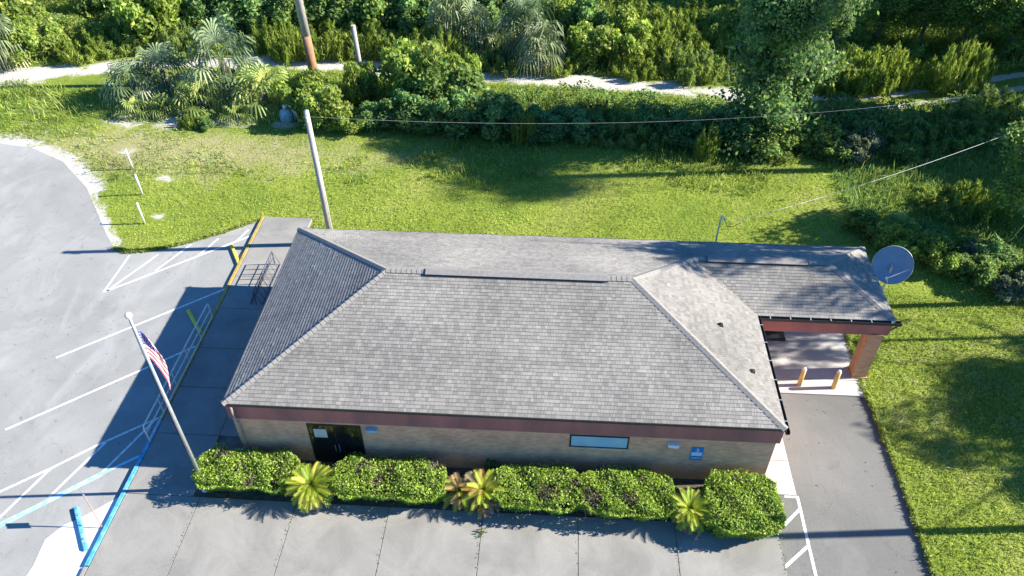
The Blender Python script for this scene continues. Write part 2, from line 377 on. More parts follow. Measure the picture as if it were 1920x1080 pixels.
# sidewalk of separate concrete panels over a dark joint bed
b = MB()
g = .011
XB = [-15.45, -12.62, -9.0, -5.55, -2.12, 1.33, 4.78, 8.42]
for x0, x1 in zip(XB[:-1], XB[1:]):
    for y0, y1 in ((-6, 1.5), (1.5, 8.3), (8.3, 15.93)): b.box(x0+g, x1-g, y0+g, y1-g, -.2, .13)
YB = [15.93, 18.75, 21.2, 23.5, 26.1, 28.4, 30.9, 33.35]
for y0, y1 in zip(YB[:-1], YB[1:]):
    b.box(-15.45+g, -12.88-g, y0+g, y1-g, -.2, .13)
for y0, y1 in zip(YB[1:-1], YB[2:]):
    b.box(-12.88+g, -11.2, max(y0, 17.8)+g, min(y1, 29.5)-g, -.2, .128)
tag(b.build('sidewalk', M['conc'], bevel=.008), kind='structure')
b = MB(); b.prism([(-15.45, -6), (8.42, -6), (8.42, 15.9), (-11.3, 15.9), (-11.3, 29.4), (-12.9, 29.4), (-12.9, 33.3), (-15.45, 33.3)], -.25, .10)
tag(b.build('sidewalk_joint_bed', M['joint']), kind='structure')
b = MB()
for y0, y1 in ((17.35, 18.9), (18.9, 20.6), (20.6, 22.36)): b.box(8.2, 9.43, y0+g, y1-g, -.2, .03)
for y0, y1 in ((22.38, 23.25), (23.25, 25.7), (25.7, 28.6)): b.box(8.2, 13.46, y0+g, y1-g, -.2, .05)
tag(b.build('side_pavement', M['conc2'], bevel=.006), kind='structure')
b = MB(); b.prism([(-12.88, 15.95), (8.4, 15.95), (8.18, 17.78), (-12.88, 17.78)], -.2, .12)
tag(b.build('planting_bed', M['soil']), kind='structure')
# kerb, blue at the accessible bay and yellow beyond
b = MB(); b.box(-15.63, -15.47, 13.0, 19.4, -.1, .145); tag(b.build('kerb', M['bpaint'], bevel=.02), kind='structure')
b = MB(); b.box(-15.63, -15.47, 19.42, 33.35, -.1, .145); tag(b.build('kerb', M['ypaint'], bevel=.02), kind='structure')
b = MB(); b.box(-15.63, -15.47, -6, 12.98, -.1, .12); tag(b.build('kerb', M['conc'], bevel=.02), kind='structure')
b = MB(); b.prism([G(30, 1110), G(62, 1062), G(85, 1012), G(120, 985), G(150, 972), G(182, 955), G(226, 930), G(180, 1055), G(160, 1110)], -.1, .012)
tag(b.build('kerb_ramp', M['white_conc']), kind='structure')

# painted lines
def stripe(mb, p, q, w=.10, z=.004, w2=None):
    a = Vector((*G(*p), z)); c = Vector((*G(*q), z)); d = (c-a).normalized(); s = Vector((-d.y, d.x, 0))
    w2 = w2 or w
    mb.poly([a-s*w/2, c-s*w2/2, c+s*w2/2, a+s*w/2])
W = MB()
for i, (p, q) in enumerate((((194, 548), (243, 479)), ((200, 546), (297, 477)), ((291, 508), (359, 458)), ((371, 480), (410, 447)), ((441, 454), (466, 431)), ((197, 547), (479, 439)),
             ((105, 671), (424, 541)), ((10, 806), (367, 649)), ((-60, 952), (0, 922)), ((0, 922), (100, 876)), ((100, 876), (180, 836)), ((180, 836), (301, 782)),
             ((-40, 1008), (97, 877)), ((92, 932), (200, 828)), ((190, 888), (291, 787)))): stripe(W, p, q, z=.004+.0006*(i % 4))
tag(W.build('parking_stripes', M['paint']), kind='structure')
W = MB(); stripe(W, (-60, 1014), (0, 985), .22, .009); stripe(W, (0, 985), (192, 888), .22, .009); stripe(W, (192, 888), (262, 855), .12, .009)
tag(W.build('accessible_bay_stripe', M['lbpaint']), kind='structure')
W = MB(); stripe(W, (1471, 931), (1497, 932), .09, .0); stripe(W, (1495, 931), (1531, 1085), .11, .0006); stripe(W, (1499, 955), (1453, 1003), .11, .0012); stripe(W, (1516, 1023), (1459, 1075), .11, .0018)
stripe(W, (1535, 1095), (1480, 1150), .11, .0018)
tag(W.build('driveway_stripes', M['paint']), kind='structure')

# ================================================================== BUILDING
SL = 2.15/5.23; EZ = 3.4
bd = empty('brick_building', (-1.6, 22.9, 0))
tag(bd, 'single storey tan brick building with grey hipped shingle roof and a carport wing', 'building')
def L0(o):      # keep world placement while parenting to the building
    o.parent = bd; o.matrix_parent_inverse = Matrix.Translation(-Vector(bd.location)); return o
def plane(poly, z_of, vdir, tone, seed):
    """shingle courses over a convex roof polygon (plan coordinates); vdir = plan direction up the slope"""
    r = random.Random(seed); cs = math.sqrt(1+SL*SL)
    vd = Vector(vdir); ud = Vector((-vd.y, vd.x)); o0 = Vector(poly[0])
    uv = [((Vector(p)-o0).dot(ud), (Vector(p)-o0).dot(vd)) for p in poly]
    us = [p[0] for p in uv]; vs = [p[1] for p in uv]
    if sum(uv[i][0]*uv[(i+1) % len(uv)][1]-uv[(i+1) % len(uv)][0]*uv[i][1] for i in range(len(uv))) < 0: uv = uv[::-1]
    def clip(rect):
        out = rect
        for i in range(len(uv)):
            a, c = uv[i], uv[(i+1) % len(uv)]; inp = out; out = []
            if not inp: return []
            def side(p): return (c[0]-a[0])*(p[1]-a[1])-(c[1]-a[1])*(p[0]-a[0])
            for k in range(len(inp)):
                p, q = inp[k], inp[(k+1) % len(inp)]; sp, sq = side(p), side(q)
                if sp >= 0: out.append(p)
                if (sp >= 0) != (sq >= 0):
                    t = sp/(sp-sq); out.append((p[0]+(q[0]-p[0])*t, p[1]+(q[1]-p[1])*t))
        return out
    V, F, C = [], [], []
    step = .142/cs; T = .016
    def add(pts, v0, lift, col):
        b0 = len(V)
        for (u, v) in pts:
            w_ = o0+ud*u+vd*v; h = T*(1-(v-v0)/step)+lift
            V.append((w_.x, w_.y, z_of(w_.x, w_.y)+h)); C.append(col)
        F.append(list(range(b0, b0+len(pts))))
        for k in range(len(pts)):        # butt edge
            k2 = (k+1) % len(pts)
            if abs(pts[k][1]-v0) < 1e-5 and abs(pts[k2][1]-v0) < 1e-5 and abs(pts[k][0]-pts[k2][0]) > 1e-4:
                b1 = len(V); A, B = V[b0+k], V[b0+k2]
                V.extend([A, B, (B[0], B[1], B[2]-T-.01-lift), (A[0], A[1], A[2]-T-.01-lift)]); C.extend([tuple(c*.6 for c in col)]*4)
                F.append([b1+3, b1+2, b1+1, b1])
    v = min(vs); row = 0
    while v < max(vs)-.01:
        rowt = r.uniform(.93, 1.07)
        u = min(us)-r.uniform(0, .4); v1 = min(v+step, max(vs))
        while u < max(us):
            wd = r.choice((.09, .11, .14, .17, .21)); s = r.random()
            base = .205 if s < .34 else (.250 if s < .90 else .278)
            base *= r.uniform(.95, 1.05)*tone*rowt*(1+.05*math.sin(u*.9+v*.4)+.04*math.sin(u*.31-v*1.3+2))
            col = (base*1.045, base, base*.925)
            cl = clip([(u, v), (u+wd-.006, v), (u+wd-.006, v1), (u, v1)])
            if len(cl) >= 3: add(cl, v, 0.004 if base > .3 else 0, col)
            u += wd
        v += step; row += 1
    me = bpy.data.meshes.new('roof'); me.from_pydata(V, [], F); me.materials.append(M['shingle'])
    a = me.attributes.new('col', 'FLOAT_COLOR', 'POINT'); a.data.foreach_set('color', np.concatenate([np.array(C, np.float32), np.ones((len(C), 1), np.float32)], 1).ravel())
    return me
X0, X1, Y0, Y1 = -11.58, 8.37, 17.69, 28.15; WX1, WY0 = 13.82, 23.43
zf = lambda x, y: EZ+SL*(y-Y0); zb = lambda x, y: EZ+SL*(Y1-y); zl = lambda x, y: EZ+SL*(x-X0); zr = lambda x, y: EZ+SL*(X1-x)
zwf = lambda x, y: EZ+SL*(y-WY0); zwr = lambda x, y: EZ+SL*(WX1-x)
RA, RB, RC, RD = (-6.35, 22.92), (3.14, 22.92), (6.01, 25.79), (11.46, 25.79)
planes = [([(X0, Y0), (X1, Y0), RB, RA], zf, (0, 1)), ([(X0, Y1), (6.01, Y1), RC, RB, RA], zb, (0, -1)), ([(6.01, Y1), (WX1, Y1), RD, RC], zb, (0, -1)),
          ([(X0, Y0), RA, (X0, Y1)], zl, (1, 0)), ([(X1, Y0), RB, RC, (X1, WY0)], zr, (-1, 0)), ([(X1, WY0), (WX1, WY0), RD, RC], zwf, (0, 1)), ([(WX1, WY0), (WX1, Y1), RD], zwr, (-1, 0))]
rf = None
mes = [plane(p, z, v, .93 if i == 4 else 1.0, 100+i) for i, (p, z, v) in enumerate(planes)]
bmm = bmesh.new()
for me in mes: bmm.from_mesh(me)
me = bpy.data.meshes.new('roof'); bmm.to_mesh(me); me.materials.append(M['shingle'])
roof = L0(link('roof', me))
# deck below the shingles and closed eave edge
b = MB()
e = .02
for p, z, v in planes: b.poly([(x, y, z(x, y)-.012) for x, y in p]); b.poly([(x, y, z(x, y)-.10) for x, y in p[::-1]])
dk = b.build('roof_deck', M['dark']); dk.parent = roof
# hip and ridge caps: overlapping shingle pieces
def caps(pts3, w=.15, st=.2):
    b = MB()
    for a, c in zip(pts3[:-1], pts3[1:]):
        a = Vector(a); c = Vector(c); d = (c-a); n = max(1, int(d.length/st)); d.normalize(); s = d.cross(Vector((0, 0, 1))).normalized(); u = s.cross(d)
        ln = (c-a).length/n
        for i in range(n):
            p = a+d*ln*i; q = p+d*(ln+.03); h0, h1 = .052+random.uniform(0, .003), .036
            dr = .068
            for sg in (1, -1):
                P = [p+u*h0, q+u*h1, q+s*sg*w+u*(h1-dr), p+s*sg*w+u*(h0-dr)]
                b.poly(P if sg < 0 else P[::-1])
            b.poly([p-s*w+u*(h0-dr), p-s*w+u*(h0-dr-.02), p+u*(h0-.02), p+u*h0]); b.poly([p+u*h0, p+u*(h0-.02), p+s*w+u*(h0-dr-.02), p+s*w+u*(h0-dr)])
    return b
zc = lambda x, y: min(zf(x, y), zb(x, y), zl(x, y))
RZ = EZ+SL*5.23; WZ = EZ+SL*2.36
for pts in ([(X0, Y0, EZ), (*RA, RZ)], [(X0, Y1, EZ), (*RA, RZ)], [(X1, Y0, EZ), (*RB, RZ)], [(*RC, WZ), (*RB, RZ)], [(*RA, RZ), (*RB, RZ)], [(*RC, WZ), (*RD, WZ)], [(WX1, Y1, EZ), (*RD, WZ)], [(WX1, WY0, EZ), (*RD, WZ)]):
    caps(pts).build('ridge_cap', M['cap']).parent = roof
def rvent(x0, x1, y, z):
    b = MB(); w = .22
    for sg in (1, -1):
        P = [(x0, y, z+.085), (x1, y, z+.085), (x1, y+sg*w, z+.0), (x0, y+sg*w, z+.0)]
        b.poly(P if sg > 0 else P[::-1])
    v = b.build('ridge_vent', M['vent']); v.parent = roof
    b = MB(); b.box(x0-.01, x1+.01, y-w+.015, y+w-.015, z-.12, z-.004); b.poly([(x0, y-w, z-.005), (x0, y, z+.08), (x0, y+w, z-.005)]); b.poly([(x1, y-w, z-.005), (x1, y+w, z-.005), (x1, y, z+.08)])
    s = b.build('vent_slot', M['dark']); s.parent = roof
rvent(-4.8, 2.2, 22.92, RZ+.02); rvent(6.5, 10.6, 25.79, WZ+.02)
for x, y, l_ in ((6.58, 22.01, .26), (7.52, 20.03, .16)):
    b = MB(); z = zr(x, y); b.box(x-.09, x+.09, y-.09, y+.09, z-.04, z+.05); b.tube([(x, y, z), (x, y, z+l_*.5), (x-l_*.5, y, z+l_*.35)], .028)
    b.build('vent_pipe', M['dark']).parent = roof
# walls
b = MB()
b.box(X0+.14, X1-.14, Y0+.09, Y1-.25, 0, 3.3)
wl = b.build('wall', M['brick'], uv=True); L0(wl)
b = MB()
FZ = 2.56
b.box(X0+.05, X1-.03, Y0+.03, Y0+.13, FZ, EZ-.03); b.box(X0+.05, X0+.15, Y0+.13, Y1-.03, FZ, EZ-.03); b.box(X0+.15, WX1-.05, Y1-.13, Y1-.03, FZ, EZ-.03)
b.box(X1-.13, X1-.03, Y0+.13, WY0-.03, FZ, EZ-.03); L0(b.build('fascia', M['red']))
b = MB(); b.box(X1-.13, WX1-.05, WY0+.03, WY0+.15, FZ, EZ-.03); b.box(WX1-.17, WX1-.05, WY0+.15, Y1-.13, FZ, EZ-.03); L0(b.build('fascia', M['red']))
b = MB(); b.box(X1, WX1-.05, WY0+.1, Y1-.1, FZ+.08, FZ+.12); L0(b.build('carport_ceiling', M['soffit']))
b = MB()
for (x0, x1, y0, y1) in ((X0-.02, X1+.02, Y0-.03, Y0+.03), (X0-.03, X0+.03, Y0+.03, Y1-.03), (X0-.02, WX1+.02, Y1-.03, Y1+.03)): b.box(x0, x1, y0, y1, EZ-.10, EZ+.012)
L0(b.build('drip_edge', M['dark']))
def gutter(x0, x1, y0, y1, along):
    b = MB(); b.box(x0, x1, y0, y1, EZ-.15, EZ-.13)
    if along == 'y': b.box(x0, x0+.015, y0, y1, EZ-.13, EZ-.01); b.box(x1-.015, x1, y0, y1, EZ-.13, EZ-.01)
    else: b.box(x0, x1, y0, y0+.015, EZ-.13, EZ-.01); b.box(x0, x1, y1-.015, y1, EZ-.13, EZ-.01)
    gt = L0(b.build('gutter', M['dark']))
    n = 7 if along == 'x' else 6
    for i in range(n):
        b = MB()
        t = (i+.5)/n
        if along == 'y': y = y0+(y1-y0)*t; b.box(x0, x1+.004, y-.02, y+.02, EZ-.008, EZ+.004)
        else: x = x0+(x1-x0)*t; b.box(x-.02, x+.02, y0-.004, y1, EZ-.008, EZ+.004)
        b.build('gutter_strap', M['alu']).parent = gt
    return gt
g1 = gutter(X1-.02, X1+.12, Y0-.12, WY0-.03, 'y'); g2 = gutter(X1+.1, WX1+.22, WY0-.13, WY0+.02, 'x')
b = MB(); x, y = X0+.32, Y0-.02
b.tube([(x, y-.04, EZ-.12), (x, y-.06, EZ-.3), (x, y-.04, FZ-.05), (x, y+.05, FZ-.2), (x, y+.05, .2), (x-.1, y-.1, .14)], .045, 6); L0(b.build('downspout', simple('tan_downspout', (.36, .30, .25))))
b = MB(); b.tube([(WX1+.15, WY0-.05, EZ-.14), (WX1+.1, WY0+.05, EZ-.4), (WX1-.02, WY0+.3, FZ-.05)], .04, 6); L0(b.build('downspout', M['dark']))
# pier of the carport
b = MB(); b.box(13.0, 13.58, 23.40, 24.0, 0, FZ+.05); b.box(12.96, 13.62, 23.36, 24.04, 0, .12); L0(b.build('brick_pier', M['obrick'], uv=True))
b = MB(); b.box(13.0, 13.58, 27.4, 28.0, 0, FZ+.05); L0(b.build('brick_pier', M['obrick'], uv=True))
# entrance door: dark frame, two leaves, notice
wy = Y0+.09
ed = MB(); ed.box(-8.72, -6.72, wy-.03, wy+.02, .02, 2.40); edo = L0(ed.build('door_frame', M['black']))
def sub(par, mb, name, mat, **k):
    o = mb.build(name, mat, **k); o.parent = par; return o
for x0, x1 in ((-8.66, -7.74), (-7.70, -6.78)):
    d = MB(); d.box(x0+.02, x1-.02, wy-.036, wy-.029, .12, 2.32); gl = sub(edo, d, 'door_glass', M['glass'])
d = MB(); d.box(-8.5, -8.02, wy-.046, wy-.038, 1.66, 2.14); sub(edo, d, 'notice', M['paper'])
d = MB()
for x in (-7.8, -7.64): d.tube([(x, wy-.09, .9), (x, wy-.09, 1.3)], .015, 6)
sub(edo, d, 'door_handle', M['alu'])
d = MB(); d.box(-7.2, -6.95, wy-.05, wy-.04, 2.02, 2.1); 
# high window
wd = MB(); wd.box(.93, 3.06, wy-.025, wy+.01, 1.80, 2.47); wo = L0(wd.build('window', M['black']))
wd = MB(); wd.box(.99, 3.0, wy-.032, wy-.026, 1.86, 2.41); sub(wo, wd, 'pane', M['glass_b'])
wd = MB(); wd.box(.90, 3.09, wy-.06, wy, 1.75, 1.798); sub(wo, wd, 'sill', M['brick'])
# accessible sign with wheelchair figure
s = MB(); s.box(5.33, 5.77, wy-.03, wy-.005, 1.33, 2.07); sg = L0(s.build('accessible_sign', M['sign_blue'], bevel=.01))
s = MB(); s.box(5.36, 5.74, wy-.036, wy-.031, 1.60, 1.80); sub(sg, s, 'white_panel', simple('pale_blue_panel', (.42, .66, .80), (.50, .72, .84), 5))
s = MB(); yy = wy-.0345
for k in range(20):
    a0, a1 = R(-160+k*14), R(-160+(k+1)*14)
    if k < 17: s.poly([(5.55+math.cos(a0)*.07, yy, 1.90+math.sin(a0)*.07), (5.55+math.cos(a1)*.07, yy, 1.90+math.sin(a1)*.07), (5.55+math.cos(a1)*.05, yy, 1.90+math.sin(a1)*.05), (5.55+math.cos(a0)*.05, yy, 1.90+math.sin(a0)*.05)])
s.box(5.53, 5.55, yy-.002, yy, 1.90, 2.01); s.box(5.525, 5.555, yy-.002, yy, 2.015, 2.045); s.box(5.55, 5.60, yy-.002, yy, 1.93, 1.945)
sub(sg, s, 'wheelchair_symbol', M['white'])
for k in range(7):
    s = MB(); s.box(5.39+.05*k, 5.42+.05*k, yy-.002, yy, 1.44, 1.50); sub(sg, s, 'letter', M['white'])
for (x, z, mt) in ((-6.3, 2.27, M['tank']), (4.65, 2.22, M['white'])):  # first light is a white fixture; its pale blue is painted-in shade
    s = MB(); s.box(x-.19, x+.19, wy-.16, wy, z-.09, z+.05); s.box(x-.21, x+.21, wy-.18, wy, z+.055, z+.085); L0(s.build('wall_light', mt, bevel=.015))
# roof-edge service mast with weatherhead
s = MB(); s.tube([(7.3, 28.05, 2.6), (7.3, 28.05, 4.75)], .035, 8); s.tube([(7.3, 28.05, 4.7), (7.32, 28.07, 4.86), (7.46, 28.08, 4.84), (7.52, 28.08, 4.66)], [.04, .06, .055, .03], 8)
L0(s.build('service_mast', M['steel']))
s = MB()
for i in range(12):
    t = i/12; 
for x, z, l_ in ((7.52, 4.66, .6),): s.tube([(x, 28.08, z), (x+.15, 28.05, z-.28), (x+.4, 28.1, z-.30), (x+.75, 28.2, z-.15)], .012, 6)
L0(s.build('service_wire', M['black']))

# ================================================================== OBJECTS
# satellite dish
dx, dy, dz = 15.45, 28.3, 2.35
sd_ = empty('satellite_dish', (dx, dy, 0)); tag(sd_, 'round satellite dish painted in its shade blue on a post at the carport end of the roof', 'satellite dish')
ax = Vector((-.25, -.86, .42)).normalized(); u_ = ax.cross(Vector((0, 0, 1))).normalized(); v_ = u_.cross(ax)
b = MB(); n = 40; rings = 8; Rd = .86
for k in range(rings+1):
    r_ = Rd*k/rings if k else .001
    for j in range(n):
        a = 2*math.pi*j/n; p = u_*math.cos(a)*r_+v_*math.sin(a)*r_*1.03+ax*(r_*r_*.24-.17); b.v.append((p.x, p.y, dz+p.z))
for k in range(rings):
    for j in range(n): b.f.append((k*n+j, k*n+(j+1) % n, (k+1)*n+(j+1) % n, (k+1)*n+j)); b.mi.append(0)
o = b.build('reflector', M['dishm'], sd_, True); md = o.modifiers.new('s', 'SOLIDIFY'); md.thickness = .02
b = MB(); q = [Vector((0, 0, dz))+u_*math.cos(a)*Rd+v_*math.sin(a)*Rd*1.03+ax*.01 for a in [2*math.pi*j/40 for j in range(41)]]; b.tube(q, .016, 6); b.build('rim', M['steel'], sd_, True)
b = MB(); f0 = Vector((0, 0, dz))-v_*Rd*.95-u_*.25*0+ax*.02; f1 = Vector((0, 0, dz))-v_*Rd*.62+u_*.2+ax*.62; b.tube([f0, f1], .02, 6); b.tube([Vector((0, 0, dz))-u_*Rd*.9, f1], .01, 6); b.build('feed_arm', M['steel'], sd_)
b = MB(); b.tube([f1-ax*.09, f1+ax*.09], .055, 10); b.build('feed_horn', M['white'], sd_)
b = MB(); b.tube([(0, 0, 0), (0, 0, dz-.1)], .055, 10); b.tube([(0, 0, dz-.1), Vector((0, 0, dz))-ax*.16], .05, 8); b.build('mast', M['steel'], sd_)

# flagpole
fx, fy, FH = -12.53, 16.29, 8.85
fp = empty('flagpole', (fx, fy, 0)); tag(fp, 'tall silver flagpole with a white ball on top beside the left end of the hedge', 'flagpole')
b = MB(); b.tube([(0, 0, .1), (0, 0, FH)], [.075, .038], 12); b.build('pole', M['alu'], fp, True)
b = MB(); b.lathe([(.11*math.sin(a), -.11*math.cos(a)) for a in [math.pi*k/10 for k in range(11)]], (0, 0, FH+.15), 16); b.tube([(0, 0, FH), (0, 0, FH+.06)], .05, 8); b.build('ball', M['white'], fp, True)
b = MB(); b.lathe([(.001, .20), (.09, .20), (.13, .16), (.17, .13)], n=16); b.build('base_collar', M['white'], fp, True)
b = MB(); b.tube([(-.07, -.03, 1.0), (-.10, -.05, 5), (-.05, 0, FH-.05)], .008, 5); b.tube([(-.075, .01, 1.0), (-.12, 0, 5), (-.05, 0, FH-.05)], .008, 5); b.build('halyard', M['black'], fp)
b = MB(); b.box(-.1, .0, -.02, .02, 1.2, 1.35); b.build('cleat', M['alu'], fp)
# flag hanging limp: folded cloth, 13 stripes and canton
NU, NV = 60, 39
V, F, Cc = [], [], []
def fpos(u, v):       # u along the fly 0..1, v down the hoist 0..1
    z = 8.38-1.25*v-(1.05+.75*v)*u**1.2
    out = .05+.52*u**.75*(1-.25*u)*(.45+.55*math.sin(math.pi*min(1, v*.8+.12)))
    th = R(47)+.22*math.sin(u*7+v*2)
    wv = .075*math.sin(u*12+v*2.2)*(.3+u)
    return (out*math.cos(th)-wv*math.sin(th), out*math.sin(th)+wv*math.cos(th), z)
for j in range(NV+1):
    for i in range(NU+1): V.append(fpos(i/NU, j/NV))
red, wht, blu = (.60, .10, .14), (.82, .81, .80), (.06, .065, .28)
Vq, Fq, Cq = [], [], []
for j in range(NV):
    for i in range(NU):
        c = red if (j//3) % 2 == 0 else wht
        if i < NU*.4 and j < 21:
            c = blu
            if (i % 4 in (1, 2)) and (j % 4 in (1, 2)) and ((i//4+j//4) % 2 == 0 or True) : c = wht if (i % 4 == 1 and j % 4 == 1) else blu
        k = len(Vq); a = j*(NU+1)+i
        Vq += [V[a], V[a+1], V[a+NU+2], V[a+NU+1]]; Cq += [c]*4; Fq.append((k, k+1, k+2, k+3))
o = fast('flag', np.array(Vq), Fq, M['flag'], np.array(Cq)); o.location = (fx, fy, 0)
md = o.modifiers.new('s', 'SOLIDIFY'); md.thickness = .006
tag(o, 'limp striped flag with a blue starred corner hanging from the flagpole', 'flag')

# wheel stops
def wheel_stop(p, q, mat, label):
    a = Vector((*G(*p), 0)); c = Vector((*G(*q), 0)); d = c-a; ln = d.length; ang = math.atan2(d.y, d.x)
    t = empty('wheel_stop', (a+c)/2, ang); tag(t, label, 'wheel stop', 'concrete wheel stops at the kerb')
    b = MB(); h = ln/2
    prof = [(-.085, .0), (.085, .0), (.085, .07), (.05, .125), (-.05, .125), (-.085, .07)]
    n = len(prof); 
    for x in (-h, -h+.05, h-.05, h):
        s_ = .75 if abs(x) == h else 1
        b.v += [(x, y, z*s_+.001) for y, z in prof]
    for k in range(3):
        for i in range(n): b.f.append((k*n+i, k*n+(i+1) % n, (k+1)*n+(i+1) % n, (k+1)*n+i)); b.mi.append(0)
    b.f.append(tuple(reversed(range(n)))); b.mi.append(0); b.f.append(tuple(3*n+i for i in range(n))); b.mi.append(0)
    b.build('block', mat, t, bevel=.008)
    for x in (-h*.55, h*.55):
        b = MB(); b.lathe([(.001, .138), (.022, .138), (.028, .125)], (x, 0, 0), 10); b.build('spike_head', M['dark'], t)
wheel_stop((143, 953), (162, 1033), M['bpaint'], 'blue wheel stop on the white ramp at the accessible bay')
wheel_stop((353, 583), (377, 626), M['ystop'], 'yellow wheel stop in the shade of the building beside the handrail')
wheel_stop((434, 461), (449, 499), M['ystop'], 'sunlit yellow wheel stop at the far end of the kerb')

# accessible parking sign on a thin rusty post
px_, py_ = G(192, 990, .02)
t = empty('parking_sign', (px_, py_, 0)); tag(t, 'small blue parking sign edge-on atop a thin rusty post at the blue kerb', 'sign post')
top = Vector((-.16, .22, 1.78))
b = MB(); b.tube([(0, 0, 0), top], .022, 6); b.build('post', M['rust'], t)
b = MB(); b.box(-.15, .15, -.004, .004, -.24, .24, Matrix.Translation(top+Vector((-.02, -.02, -.12)))@Matrix.Rotation(R(-42.7), 4, 'Z')); b.build('sign_plate', M['sign_blue'], t)

# handrail along the kerb
t = empty('handrail', (-15.5, 21.8, .13)); tag(t, 'long thin galvanised handrail with two rails standing along the kerb', 'handrail')
y0, y1 = -3.5, 3.6
b = MB(); b.tube([(0, y0, 0), (0, y0, .86), (0, y0+.06, .92), (0, y1-.06, .92), (0, y1, .86), (0, y1, 0)], .034, 8); b.build('top_rail', M['rail'], t)
b = MB(); b.tube([(0, y0, .5), (0, y1, .5)], .028, 8); b.build('middle_rail', M['rail'], t)
b = MB(); b.tube([(0, y0, .1), (0, y1, .1)], .028, 8); b.build('bottom_rail', M['rail'], t)
for k in range(1, 5):
    b = MB(); b.tube([(0, y0+(y1-y0)*k/5, 0), (0, y0+(y1-y0)*k/5, .92)], .022, 8); b.build('post', M['rail'], t)

# bicycle rack on the sidewalk
t = empty('bicycle_rack', (-13.75, 27.9, .13)); tag(t, 'dark blue tubular bicycle rack on the sidewalk at the left roof edge', 'bicycle rack')
b = MB()
for x in (-.28, .28): b.tube([(x, -1.5, .03), (x, 1.5, .03)], .022, 8)
b.build('base_rail', M['rackblue'], t)
b = MB(); b.tube([(.0, -1.5, .03), (.0, -1.5, .82), (0, 1.5, .82), (0, 1.5, .03)], .024, 8); b.tube([(0, -1.5, .45), (0, 1.5, .45)], .018, 8); b.build('top_rail', M['rackblue'], t)
for k in range(9):
    y = -1.5+k*.375
    b = MB(); b.tube([(-.28, y, .03), (0, y, .82), (.28, y, .03)], .016, 6); b.build('hoop', M['rackblue'], t)

# bollards
first = None
for (px, py, tx, lb) in ((1498, 722, (1508, 684), 'left yellow bollard with a pale cap at the edge of the carport slab'), (1562, 727, (1573, 688), 'right yellow bollard nearer the brick pier of the carport')):
    x, y = G(px, py, .05)
    if first is None:
        first = empty('bollard', (x, y, .05))
        b = MB(); b.tube([(0, 0, 0), (0, 0, .98)], .095, 18); b.build('post', M['bollard'], first, True)
        b = MB(); b.lathe([(.096, .96), (.096, .99), (.07, 1.04), (.03, 1.065), (.001, 1.07)], n=18); b.build('cap', M['white'], first, True)
        o = first
    else: o = copy_tree(first, (x, y, .05))
    tag(o, lb, 'bollard', 'yellow bollards at the carport')

# white marker posts
first = None
for (px, py, lb) in ((249, 316, 'white marker post in the grass farthest from the building'), (267, 364, 'middle white marker post of the row in the grass'), (271, 418, 'white marker post in the grass nearest the parking lot')):
    x, y = G(px, py)
    if first is None:
        first = empty('marker_post', (x, y, -.05))
        b = MB(); b.tube([(0, 0, 0), (0, 0, 1.34)], .05, 12); b.build('post', M['white'], first, True)
        b = MB(); b.lathe([(.055, 1.32), (.055, 1.36), (.001, 1.375)], n=12); b.build('cap', M['white'], first, True); o = first
    else: o = copy_tree(first, (x, y, -.05))
    tag(o, lb, 'post', 'white marker posts in a row')

# utility pole behind the building
ux, uy, UH = -11.28, 31.19, 7.75
t = empty('utility_pole', (ux, uy, 0)); tag(t, 'bare grey wooden utility pole rising behind the left end of the roof', 'utility pole')
b = MB(); b.tube([(0, 0, -.1), (.02, 0, 3), (0, 0, UH)], [.17, .15, .125], 14); b.build('pole', M['bare'], t, True)
b = MB(); b.box(-.03, .03, -.17, -.11, UH-.5, UH-.25); b.build('bracket', M['steel'], t)
b = MB(); b.tube([(.17, -.06, .1), (.155, -.05, 3.2)], .03, 6); b.build('conduit', M['steel'], t)
top_a = Vector((ux, uy, UH-.3))
# second utility pole outside the picture: the sunlit lot is crossed by its shadow
t = empty('utility_pole', (22.3, 16.95, 0)); tag(t, 'wooden utility pole on the right lawn whose straight shadow crosses the driveway', 'utility pole')
b = MB(); b.tube([(0, 0, -.1), (0, 0, 9.4)], [.17, .13], 14); b.build('pole', M['bare'], t, True)
b = MB(); b.lathe([(.135, 9.38), (.13, 9.44), (.001, 9.46)], n=12); b.build('pole_cap', M['steel'], t)
# cables
def cable(name, a, c, sag, r_, mat, label):
    a = Vector(a); c = Vector(c); b = MB(); N = 40
    b.tube([a.lerp(c, k/N)-Vector((0, 0, sag*4*(k/N)*(1-k/N))) for k in range(N+1)], r_, 5); tag(b.build(name, mat), label, 'cable')
cable('overhead_cable', top_a, (62, 51, 10.5), 4.2, .0055, M['wire'], 'thin pale overhead cable sagging across the dark brush from the wooden pole')
cable('service_cable', (8.05, 28.28, 4.51), (44, 44.5, 12), 1.7, .009, M['steel'], 'twisted service cable running from the roof mast over the right lawn')

# dark mat / loading plate under the carport
t = tag(MB().box(8.95, 10.62, 25.45, 26.3, .05, .16).build('loading_mat', M['rubber'], bevel=.02), 'black rubber loading platform on the slab under the carport', 'platform')

